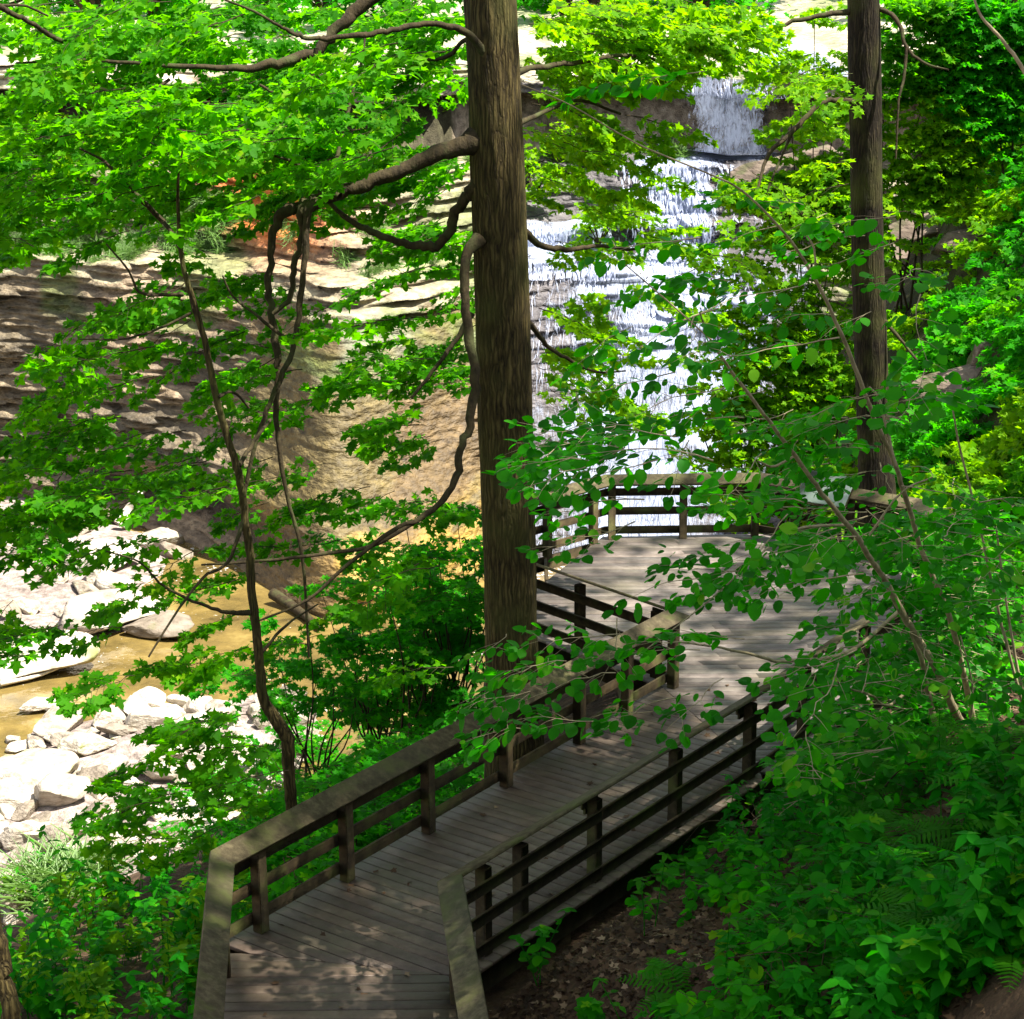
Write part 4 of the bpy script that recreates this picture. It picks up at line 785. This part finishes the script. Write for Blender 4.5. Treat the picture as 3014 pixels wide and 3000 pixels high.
# --- hazel
rootD = empty('hazel_shrub', at(1832, 1412, 22.0), 'many stemmed hazel with pale leaning stems and round leaves right of the walkway', 'shrub')
for pts, a, b in [([(1838, 1400, 18), (1800, 1340, 17), (1760, 1250, 15), (1700, 1150, 14), (1660, 1080, 12), (1600, 990, 10), (1550, 930, 9), (1500, 860, 8), (1440, 780, 7), (1380, 700, 6), (1340, 640, 4), (1320, 590, 3)], 22, 17.), ([(1790, 1437, 13), (1766, 1370, 12), (1745, 1280, 11), (1736, 1235, 9), (1700, 1150, 7)], 21.8, 21.), ([(1843, 1395, 14), (1820, 1280, 12), (1790, 1160, 11), (1742, 1050, 10), (1716, 960, 10), (1690, 880, 9), (1650, 790, 9), (1600, 660, 8), (1540, 530, 6), (1480, 440, 5), (1400, 360, 4), (1330, 325, 3)], 22.2, 17.),
                  ([(1690, 880, 5), (1660, 760, 5), (1640, 730, 4)], 19.5, 19.5), ([(1537, 525, 4), (1536, 470, 4), (1510, 425, 3)], 17.6, 17.5), ([(1500, 860, 5), (1460, 880, 5), (1430, 870, 3)], 19, 18.5), ([(1700, 1150, 8), (1600, 1230, 7), (1480, 1248, 7), (1430, 1238, 6), (1360, 1222, 5), (1290, 1213, 3), (1200, 1200, 2)], 21, 18.5), ([(1750, 1260, 7), (1680, 1330, 6), (1640, 1310, 5), (1560, 1290, 3)], 21.5, 19.5),
                  ([(1600, 990, 6), (1500, 1000, 5), (1420, 1060, 4), (1330, 1140, 3), (1200, 1240, 2)], 20, 17.5), ([(1340, 640, 3), (1250, 560, 3), (1180, 500, 2)], 17, 16.5), ([(1330, 325, 3), (1200, 270, 3), (1080, 200, 2), (985, 160, 2)], 17, 16), ([(1640, 1010, 5), (1700, 930, 4), (1760, 900, 3)], 20, 20.)]:
    limb(rootD, pts, a, b, 'stem', M['hazelbark'], 9, .05, .2)
rootD2 = empty('hazel_shrub', at(1930, 1320, 20.5), 'thin upright hazel stems at the right edge beside the leaning ones', 'shrub')
for pts, a, b in [([(1930, 1330, 7), (1890, 1180, 6), (1850, 1000, 5), (1812, 850, 4), (1795, 760, 3)], 20.5, 19.5), ([(1960, 1400, 8), (1925, 1290, 6), (1900, 1150, 5), (1880, 1000, 4)], 20.5, 20), ([(1825, 1400, 5), (1835, 1300, 4), (1812, 1200, 3)], 20.5, 20)]: limb(rootD2, pts, a, b, 'stem', M['hazelbark'], 7, .05, .2)
rootD3 = empty('young_tree', at(1990, 420, 16), 'pale thin leaning stem crossing the top right corner', 'tree')
limb(rootD3, [(2010, 330, 12), (1960, 190, 8), (1925, 122, 7), (1890, 75, 6), (1852, 32, 5), (1835, -10, 4)], 16, 16, 'trunk', M['hazelbark'], 8, .04, .1)
GH = ["111100000000",
      "111000000000",
      "111100000000",
      "001233100000",
      "000114432100",
      "001221220210",
      "001321121100",
      "001343211200",
      "134454444331",
      "255544566642",
      "222223667775",
      "010113578998",
      "001123557998",
      "010121236898",
      "134322357998",
      "335411279998",
      "112312489987",
      "000001489887"]
def depthH(vx, vy, rg):
    if vx > 1560 and vy > 850: return rg.uniform(18., 23.)
    return rg.uniform(15.5, 20.)
HPROT = np.concatenate([catmull([(q[0], q[1], 0) for q in pp], 8)[:, :2] for pp in ([(1838, 1400), (1760, 1250), (1700, 1150), (1600, 990), (1500, 860), (1380, 700), (1320, 590)], [(1843, 1395), (1790, 1160), (1742, 1050), (1690, 880), (1600, 660), (1540, 530), (1400, 360)], [(1790, 1437), (1745, 1280), (1736, 1235)])])
_dH = depthH
def depthH(vx, vy, rg):
    if np.hypot(HPROT[:, 0]-vx, HPROT[:, 1]-vy).min() < 60 and rg.random() < .9: return rg.uniform(22.6, 24.5)
    return _dH(vx, vy, rg)
SH = grid_sprays(GH, 12, 1, depthH, 3.5, (.6, 1.15), lambda a, b, r: math.pi/2+r.normal(0, .8) if a < 1650 else r.uniform(0, 6.28), pitch=-.12)
SH += grid_sprays(["24", "45", "23"], 11, 15, lambda a, b, r: r.uniform(16, 19), 3., (.6, 1.), lambda a, b, r: math.pi/2+r.normal(0, .7))
h2 = [s for s in SH if toV(s[0])[0] > 1790]; h1 = [s for s in SH if toV(s[0])[0] <= 1790]
print('hazel', crown_of(rootD, 'hazel', h1, M['hazel'], name='foliage', twmat=M['hazelbark']), crown_of(rootD2, 'hazel', h2, M['hazel'], name='foliage', twmat=M['hazelbark']))

# --- low shrubs on the near slope (right) and understorey behind the left railing
GS = ["000005898765",
      "000027888632",
      "000158887522",
      "000489887520",
      "001257887530",
      "000246775420",
      "000046750000"]
def depthS(vx, vy, rg):
    d = surf_depth(vx, vy, 0, 13, 40, 24); return d-rg.uniform(.25, 1.3)
SS_ = grid_sprays(GS, 12, 17, depthS, 3.6, (.5, .9), None, pitch=.05)
sh = [(1420, 1560, 'low round leaved shrub beside the right railing'), (1560, 1440, 'leafy shrub where the right railing meets the platform'), (1700, 1480, 'sunlit shrub at the foot of the hazel stems'), (1560, 1640, 'broad dark shrub in the middle of the right slope'), (1400, 1720, 'shrub above the bare soil on the right slope'), (1660, 1640, 'shrub left of the ferns on the right slope'), (1480, 1840, 'shrub at the bottom edge right of the bare soil'), (1850, 1500, 'small shrub above the ferns at the right edge')]
own = [at(a, b, depthS(a, b, RNG)) for a, b, l_ in sh]
for (a, b, lb), O, sp_ in zip(sh, own, assign(SS_, own)):
    if not sp_: continue
    cpos = np.mean([s[0] for s in sp_], 0); base = np.array([cpos[0], cpos[1], float(terr(cpos[0], cpos[1]))]); r_ = empty('slope_shrub', base, lb, 'shrub', 'shrubs on the slope right of the walkway')
    crown_of(r_, 'hazel', sp_, M['hazel'] if a > 1500 else M['shrub'], name='foliage', twmat=M['branch'])
    mb = MB()
    for s in random.sample(sp_, min(9, len(sp_))):
        q = s[0]; V, F = tube(catmull([base+RNG.normal(0, .1, 3)*[1, 1, 0], (base+q)/2+RNG.normal(0, .1, 3), q], 4), np.linspace(.014, .005, 9), 5); mb.add(V-base, F)
    mb.build('stem', M['branch'], r_)
SX = grid_sprays(["5789", "5789", "4689", "3579", "2468", "1357"], 20, 11, lambda a, b, r: surf_depth(a, b, 0, 24, 60, 36)-r.uniform(.2, 1.5), 3.6, (.7, 1.1), None, pitch=.0)
xo = [(1680, 960, 'dark shrub behind the leaning hazel stems'), (1850, 1000, 'shrub behind the thin stems at the right edge'), (1700, 1200, 'shrub at the right end of the platform under the hazel'), (1880, 1250, 'dense shrub at the right edge behind the hazel base')]
for (a, b, lb), sp_ in zip(xo, assign(SX, [at(a, b, surf_depth(a, b, .5, 24, 60, 36)) for a, b, _ in xo])):
    if not sp_: continue
    cpos = np.mean([s[0] for s in sp_], 0); base = np.array([cpos[0], cpos[1], float(terr(cpos[0], cpos[1]))]); r_ = empty('understorey_shrub', base, lb, 'shrub', 'shrubs behind the hazel'); crown_of(r_, 'maple', sp_, M['shrub'], T=MAPLE_S, name='foliage')
GU = ["000000002476",
      "000000035896",
      "000000358996",
      "000014578995",
      "000027889995",
      "000048899995",
      "000058999984",
      "000058988860",
      "000047787500"]
def depthU(vx, vy, rg):
    d = surf_depth(vx, vy, 0, 22, 60, 36)
    # keep behind the railing line
    lim = None
    for Yt in np.arange(max(19., d-rg.uniform(.5, 4.5)), 60, .5):
        p = at(vx, vy, Yt)
        if ((p[0]-C1[0])*nl[0]+(p[1]-C1[1])*nl[1]) > .75 and distpoly(platform, np.array([p[0]]), np.array([p[1]]))[0] > .6: lim = Yt; break
    return lim
SU = grid_sprays(GU, 0, 12, depthU, 3.8, (.6, 1.1), None, pitch=.0)
uo = [(640, 1300, 'leafy shrub behind the middle of the left walkway railing'), (760, 1180, 'bright green shrub left of the tall trunk above the railing'), (860, 1060, 'topmost shrub touching the left side of the tall trunk'), (860, 1250, 'dark shrub at the foot of the tall trunk'), (700, 1420, 'shrub behind the left railing below the tall trunk'), (820, 1380, 'shrub between the tall trunk and the left railing'), (560, 1400, 'shrub right of the twisted sapling'), (480, 1560, 'low shrub at the near corner of the left railing'), (620, 1560, 'low plants seen through the near part of the left railing'), (700, 1120, 'shrub reaching toward the golden rock beside the pool')]
own = []
for a, b, l_ in uo: d = depthU(a, b, RNG); own.append(at(a, b, d or 26))
tot = 0
for (a, b, lb), O, sp_ in zip(uo, own, assign(SU, own)):
    if not sp_: continue
    cpos = np.mean([s[0] for s in sp_], 0); base = np.array([cpos[0], cpos[1], float(terr(cpos[0], cpos[1]))]); r_ = empty('understorey_shrub', base, lb, 'shrub', 'shrubs between the walkway and the gorge')
    tot += crown_of(r_, 'maple', sp_, M['shrub'], T=MAPLE_S, name='foliage', twmat=M['branch'])
    mb = MB()
    for s in random.sample(sp_, min(12, len(sp_))):
        q = s[0]; V, F = tube(catmull([base+RNG.normal(0, .2, 3)*[1, 1, 0], (base+q)/2+RNG.normal(0, .15, 3), q], 4), np.linspace(.025, .006, 9), 5); mb.add(V-base, F)
    mb.build('stem', M['branch'], r_)
print('understorey', tot)

# --- unseen trees added to shade the walkway and slope, crowns above the picture
def canopy(base, h, cen, rad, n, label, seed):
    rg = np.random.default_rng(seed); r_ = empty('shade_tree', base, label, 'tree', 'unseen trees added to shade the walkway and slope'); b = np.array(base, float)
    top = np.array(cen)+[0, 0, rad[2]]; P = catmull([b-[0, 0, .5], b+(np.array([cen[0], cen[1], cen[2]])-b)*.55, top], 8); V, F = tube(P, np.linspace(.32, .05, len(P)), 14, .04); link('trunk', make_mesh('trunk', V-b, F, M['bark'], smooth=True), r_)
    lv = Leaves(); mb = MB(); cl = []
    for i in range(26):
        u = rg.normal(size=3); u /= np.linalg.norm(u); q = np.array(cen)+u*np.array(rad)*rg.uniform(.45, 1)**.5; cl.append(q)
        V, F = tube(catmull([b+(np.array(cen)-b)*rg.uniform(.6, 1), (q+cen)/2+rg.normal(0, .4, 3), q], 4), np.linspace(.09, .02, 9), 5); mb.add(V-b, F)
    mb.build('limb', M['branch'], r_)
    cl = np.array(cl); P = cl[rg.integers(len(cl), size=n)]+rg.normal(0, 1, (n, 3))*np.array(rad)*[.30, .30, .16]
    R = rotm(rg.uniform(0, 6.28, n), rg.normal(-.2, .35, n), rg.normal(0, .4, n)); lv.add(P, R, rg.uniform(.26, .46, n), np.clip(rg.normal(.45, .2, n), 0, 1)); link('crown', lv.mesh('crown', MAPLE_S, M['maple'], b), r_)
canopy((13.6, 17.0, float(terr(13.6, 17.0))), 20, (12.2, 14.0, 28.0), (3.9, 4.6, 2.6), 3000, 'unseen tall tree added on the near right slope to shade the near end of the walkway', 1)
canopy((15.0, 24.0, float(terr(15., 24.))), 20, (13.6, 18.8, 28.5), (3.2, 4.0, 2.6), 1350, 'unseen tall tree added above the hazel to shade the middle of the walkway', 2)
canopy((19.5, 32.0, float(terr(19.5, 32.))), 20, (18.0, 24.8, 28.5), (4.6, 4.4, 3.0), 1100, 'unseen tall tree added right of the platform to shade it', 3)
canopy((19.5, 15.0, float(terr(19.5, 15.))), 20, (17.3, 11.0, 28.0), (3.6, 4.4, 2.8), 2300, 'unseen tall tree added farthest up the near right slope to shade the ferns', 4)

# ------------------------------------------------------------------ ground plants: one of each kind, then copies
def herb_mesh(seed, hh=.5, T=POINTY, ls=1., mt='herb'):
    rg = np.random.default_rng(seed); lv = Leaves(); mb = MB(); P = []; A = []; PI = []; S = []
    for st in range(rg.integers(2, 5)):
        b = rg.normal(0, .07, 3)*[1, 1, 0]; ln = rg.normal(0, .12, 2); h = hh*rg.uniform(.6, 1.15); k = rg.integers(5, 8); C = catmull([b, b+[ln[0]*.4, ln[1]*.4, h*.5], b+[ln[0], ln[1], h]], 3); V, F = tube(C, np.linspace(.005, .003, len(C)), 4); mb.add(V, F)
        for j in range(1, k+1):
            t = .25+.75*j/k; p = b+[ln[0]*t*t, ln[1]*t*t, h*t]; a0 = rg.uniform(0, 6.28)
            for q in range(2 if j < k else 4):
                P.append(p); A.append(a0+q*(math.pi if j < k else 1.57)+rg.normal(0, .2)); PI.append(rg.normal(-.15, .2)); S.append(rg.uniform(.09, .15)*(1.15-.4*abs(t-.5))*ls)
    n = len(P); lv.add(np.array(P), rotm(np.array(A), np.array(PI), rg.normal(0, .2, n)), np.array(S), np.clip(rg.normal(.45, .2, n), 0, 1)); st_ = np.concatenate(mb.V); Fs = [np.concatenate(f) for f in mb.F.values() if f]
    return lv.mesh('herb_foliage', T, M[mt]), make_mesh('herb_stem', st_, Fs, M['herb'], rnd=np.full(len(st_), .3))
def fern_mesh(seed):
    rg = np.random.default_rng(seed); lv = Leaves(); mb = MB(); P = []; R = []; S = []
    for i in range(rg.integers(7, 10)):
        a = i*.78+rg.normal(0, .15); L = rg.uniform(.55, .8); d = np.array([-math.sin(a), math.cos(a)]); t = np.linspace(0, 1, 17)
        C = np.stack([d[0]*t*L, d[1]*t*L, L*(.75*t-.62*t*t)], -1); V, F = tube(C, np.linspace(.004, .0015, 17), 3); mb.add(V, F)
        for j in range(2, 17):
            s = .17*math.sin(math.pi*(t[j]*.86+.12))**.8
            for sd_ in (-1, 1): P.append(C[j]); R.append((a-sd_*1.25, (C[j][2]-C[j-1][2])*4-.1, sd_*.1)); S.append(max(.02, s))
    R = np.array(R); n = len(P); lv.add(np.array(P), rotm(R[:, 0], R[:, 1], R[:, 2]), np.array(S), np.clip(rg.normal(.45, .15, n), 0, 1)); st_ = np.concatenate(mb.V); Fs = [np.concatenate(f) for f in mb.F.values() if f]
    T = tmpl([(0, 0), (.10, .05), (.11, .4), (.06, .8), (0, 1)], (0, .4), .1, .1)
    return lv.mesh('fern_fronds', T, M['fern']), make_mesh('fern_stem', st_, Fs, M['fern'], rnd=np.full(len(st_), .2))
def grass_mesh(seed):
    rg = np.random.default_rng(seed); n = 160; a = rg.uniform(0, 6.28, n); Pp = np.stack([rg.normal(0, .25, n), rg.normal(0, .25, n), np.zeros(n)], -1); lv = Leaves(); T = tmpl([(0, 0), (.018, .1), (.02, .5), (0, 1)], (0, .3), .1, .55)
    lv.add(Pp, rotm(a, rg.uniform(.7, 1.35, n), rg.normal(0, .3, n)), rg.uniform(.4, .9, n), rg.random(n)); return lv.mesh('grass_blades', T, M['grass'])
HM = [herb_mesh(s, h) for s, h in zip(range(100, 107), (.4, .5, .6, .45, .7, .35, .55))]+[herb_mesh(110, .35, MAPLE, 1.15, 'shrub'), herb_mesh(111, .5, OVAL, .75, 'shrub'), herb_mesh(112, .3, OVAL, 1.0, 'hazel'), herb_mesh(113, .8, POINTY, .7, 'fern'), herb_mesh(114, .3, MAPLE, .8, 'lime')]; HL = [herb_mesh(140, .5, POINTY, .9, 'lime'), herb_mesh(141, .6, POINTY, .7, 'shrub'), herb_mesh(142, .4, MAPLE, 1., 'lime'), herb_mesh(143, .7, POINTY, .6, 'lime'), herb_mesh(144, .4, OVAL, .7, 'shrub')]; FM = [fern_mesh(s) for s in (120, 121, 122, 123)]; GMs = [grass_mesh(s) for s in (130, 131)]
def plant(name, meshes, vx, vy, sc_, label, cat, group, y0=13, y1=45):
    Yd = surf_depth(vx, vy, 0, y0, y1, None)
    if Yd is None: return
    p = at(vx, vy, Yd); p[2] = float(terr(p[0], p[1]))-.02
    if distpoly(deck_outline, np.array([p[0]]), np.array([p[1]]))[0] < .45: return
    r_ = empty(name, p, label, cat, group); r_.rotation_euler = (random.uniform(-.15, .15), random.uniform(-.15, .15), random.uniform(0, 6.28)); r_.scale = (sc_,)*3
    for me, nm in zip(meshes, ('foliage', 'stem')): link(nm, me, r_)
rr = random.Random(4)
def where(vx, vy):
    if vx < 800: return 'in the lower left corner below the walkway' if vy > 1780 else 'at the lower left beside the pale rocks'
    if vx > 1650: return 'in the bottom right corner' if vy > 1720 else 'at the right edge below the hazel stems' if vy > 1420 else 'at the right edge beside the hazel stems'
    return 'scattered over the bare soil beside the right railing' if vx < 1300 else 'along the bottom edge of the right slope' if vy > 1800 else 'in the middle of the right slope'
for i in range(270):
    vx = rr.uniform(930, 1990); vy = rr.uniform(1380, 2080)
    pr_ = sstep(1150, 1650, vx)*(.35+.65*sstep(1500, 1800, vy))+.05
    if vx+vy*.55 < 2020 and rr.random() > .25: continue
    if rr.random() > pr_+.1: continue
    wv = where(vx, vy); plant('leafy_herb', HM[rr.randrange(12)], vx, vy, rr.uniform(.8, 1.5), 'leafy green herb '+wv, 'plant', 'herbs '+wv)
for i in range(110):
    plant('maple_seedling', HM[rr.choice((7, 11))], rr.uniform(1960, 2450), rr.uniform(1250, 2050), rr.uniform(1.3, 2.2), 'maple seedling up the slope beyond the right edge', 'seedling', 'maple seedlings up the slope')
for i in range(46):
    vx = rr.uniform(1560, 1960); vy = rr.uniform(1430, 1830); plant('fern', FM[rr.randrange(4)], vx, vy, rr.uniform(.7, 1.15), 'arching fern among the herbs near the right edge', 'fern', 'ferns on the right slope')
for (vx, vy) in [(1800, 1420), (1840, 1410), (1300, 1890), (1610, 1770)]: plant('fern', FM[rr.randrange(4)], vx, vy, .9, 'small sunlit fern at the foot of the hazel stems' if vy < 1500 else 'single fern low on the slope among the herbs', 'fern', 'ferns on the right slope')
for i in range(190):
    vx = rr.uniform(-60, 560); vy = rr.uniform(1560, 2040)
    if vy < 1650 and vx < 390 or vy < 1680-vx*.25 and rr.random() < .8: continue
    wv = where(vx, vy); plant('leafy_herb', HL[rr.randrange(5)] if rr.random() < .7 else HM[rr.randrange(12)], vx, vy, rr.uniform(1.0, 1.9), 'bright green herb '+wv, 'plant', 'bright herbs '+wv, 14, 50)  # lighter lime leaves put the lower-left sunlight into the herbs' colour
for i, (vx, vy) in enumerate([(100, 1665), (70, 1690), (140, 1680), (110, 1700), (160, 1650)]): 
    Yd = surf_depth(vx, vy, 0, 14, 60, 46); p = at(vx, vy, Yd); o = link('grass_tuft', GMs[i % 2], None, p); o.scale = (1.6,)*3; tag(o, 'tuft of long pale grass hanging beside the white rocks at the lower left', 'grass tuft', 'pale grass tufts')
# hanging greenery on the left cliff ledges
for i in range(150):
    x = rr.uniform(-24, 10) if i % 2 else rr.uniform(-23, -13); s = CUM[7]+rr.uniform(-1.6, 3.0) if i % 3 else CUM[12]+rr.uniform(-.5, 2); s = s if i % 2 == 0 or rr.random() < .4 else s+rr.uniform(-5, 0)*(x < -16)
    if x > 0 and i % 3: continue
    y_, z_ = cliff_pt(np.array([x]), np.array([s])); o = link('ledge_grass', GMs[i % 2], None, (x, y_[0]-.1, z_[0])); o.scale = (rr.uniform(.5, 1.15),)*3; o.rotation_euler = (rr.uniform(.3, 1.1), 0, rr.uniform(-1, 1))
    tag(o, 'tuft of hanging grass on the cliff ledge at the left' if x < -12 else 'tuft of grass on the ledge beside the falls', 'grass tuft', 'grass tufts on the cliff ledges')
# bushes on the ledges and woods above the cliff
def far_bush(p, rad, n, label, name='ledge_bush', seed=0, cat='bush', group='bushes on the cliff', material=None, size=.28):
    rg = np.random.default_rng(seed); b = np.array(p, float); r_ = empty(name, b, label, cat, group); lv = Leaves(); m_ = max(6, n//120); cl = b+rg.normal(0, .45, (m_, 3))*rad+[0, 0, rad[2]*.6]
    P = cl[rg.integers(m_, size=n)]+rg.normal(0, 1, (n, 3))*np.array(rad)*.22; lv.add(P, rotm(rg.uniform(0, 6.28, n), rg.normal(-.3, .4, n), rg.normal(0, .4, n)), rg.uniform(.6, 1.2, n)*size, np.clip(rg.normal(.6, .2, n), 0, 1)); link('foliage', lv.mesh('foliage', MAPLE_S, material or M['lime'], b), r_)
    mb = MB()
    for q in cl[:8]: V, F = tube(catmull([b-[0, 0, .4], (b+q)/2+rg.normal(0, .1, 3), q], 4), np.linspace(.05*rad[2], .015, 9), 5); mb.add(V-b, F)
    mb.build('stem', M['branch'], r_)
fb = [(110, 330, 8, 2.2, 'green bush on the upper ledge at the left edge'), (60, 300, 8, 2.0, 'bush at the far left edge on the ledge'), (230, 340, 8, 1.6, 'low bush on the ledge left of the orange stain'), (560, 340, 8, 1.5, 'bush above the pale ledge left of the trunk'), (690, 330, 8, 1.5, 'bush on the pale ledge beside the thick limb'), (800, 270, 12, 1.3, 'bush in front of the dark overhang'), (1060, 300, 11, 1.4, 'sunlit bush left of the falls on the middle ledge'), (1130, 440, 7, 1.3, 'bush on the ledge above the lower falls'), (1010, 360, 10, 1.4, 'sunlit bush just right of the tall trunk'), (1510, 210, 14, 1.0, 'dark bush beside the lip of the plunging water')]
for i, (vx, vy, pi_, r, lb) in enumerate(fb):
    bestd = 1e9
    for s in np.arange(CUM[6], CUM[-4], .3):
        x = 0
        for _ in range(3):
            y_, z_ = cliff_pt(np.array([x]), np.array([s]), False); q = at(vx, vy, y_[0]); x = q[0]
        if abs(q[2]-z_[0]) < bestd: bestd = abs(q[2]-z_[0]); bp = (x, y_[0]-.3, z_[0])
    far_bush(bp, (r, r*.8, r*.8), int(260*r*r), lb, seed=200+i)
k = 0
for x in np.arange(-40, 46, 4.2):
    for Yd in (112, 124):
        xx = x+rr.uniform(-1.5, 1.5); k += 1
        if 12 < xx/Yd*100 < 17: continue
        far_bush((xx, Yd+rr.uniform(-4, 4), 7.0), (3.0, 3., 4.5), 1300, 'tree of the far wood above the cliff', 'forest_tree', 300+k, 'tree', 'trees of the wood above the cliff', M['shrub'], .5)
# leaf litter
rg = np.random.default_rng(9); lv = Leaves(); n = 30000; x = rg.uniform(-3, 9, n); y = rg.uniform(12.5, 27, n); x[:9000] = rg.uniform(-.5, 4, 9000); y[:9000] = rg.uniform(14, 21, 9000); dd_ = distpoly(deck_outline, x, y); k = (dd_ > .3) | ((dd_ == 0) & (np.arange(n) % 45 == 0)); x, y, dd_ = x[k], y[k], dd_[k]; z = np.where(dd_ == 0, .012, terr(x, y)+.02)
lv.add(np.stack([x, y, z], -1), rotm(rg.uniform(0, 6.28, len(x)), rg.normal(0, .35, len(x)), rg.normal(0, .35, len(x))), rg.uniform(.05, .11, len(x)), rg.random(len(x))); o = link('leaf_litter', lv.mesh('leaf_litter', MAPLE_S, M['litter'])); tag(o, 'brown fallen leaves covering the soil of the slope, a few on the boards', 'leaf litter', kind='stuff')
print('objects', len(bpy.data.objects))
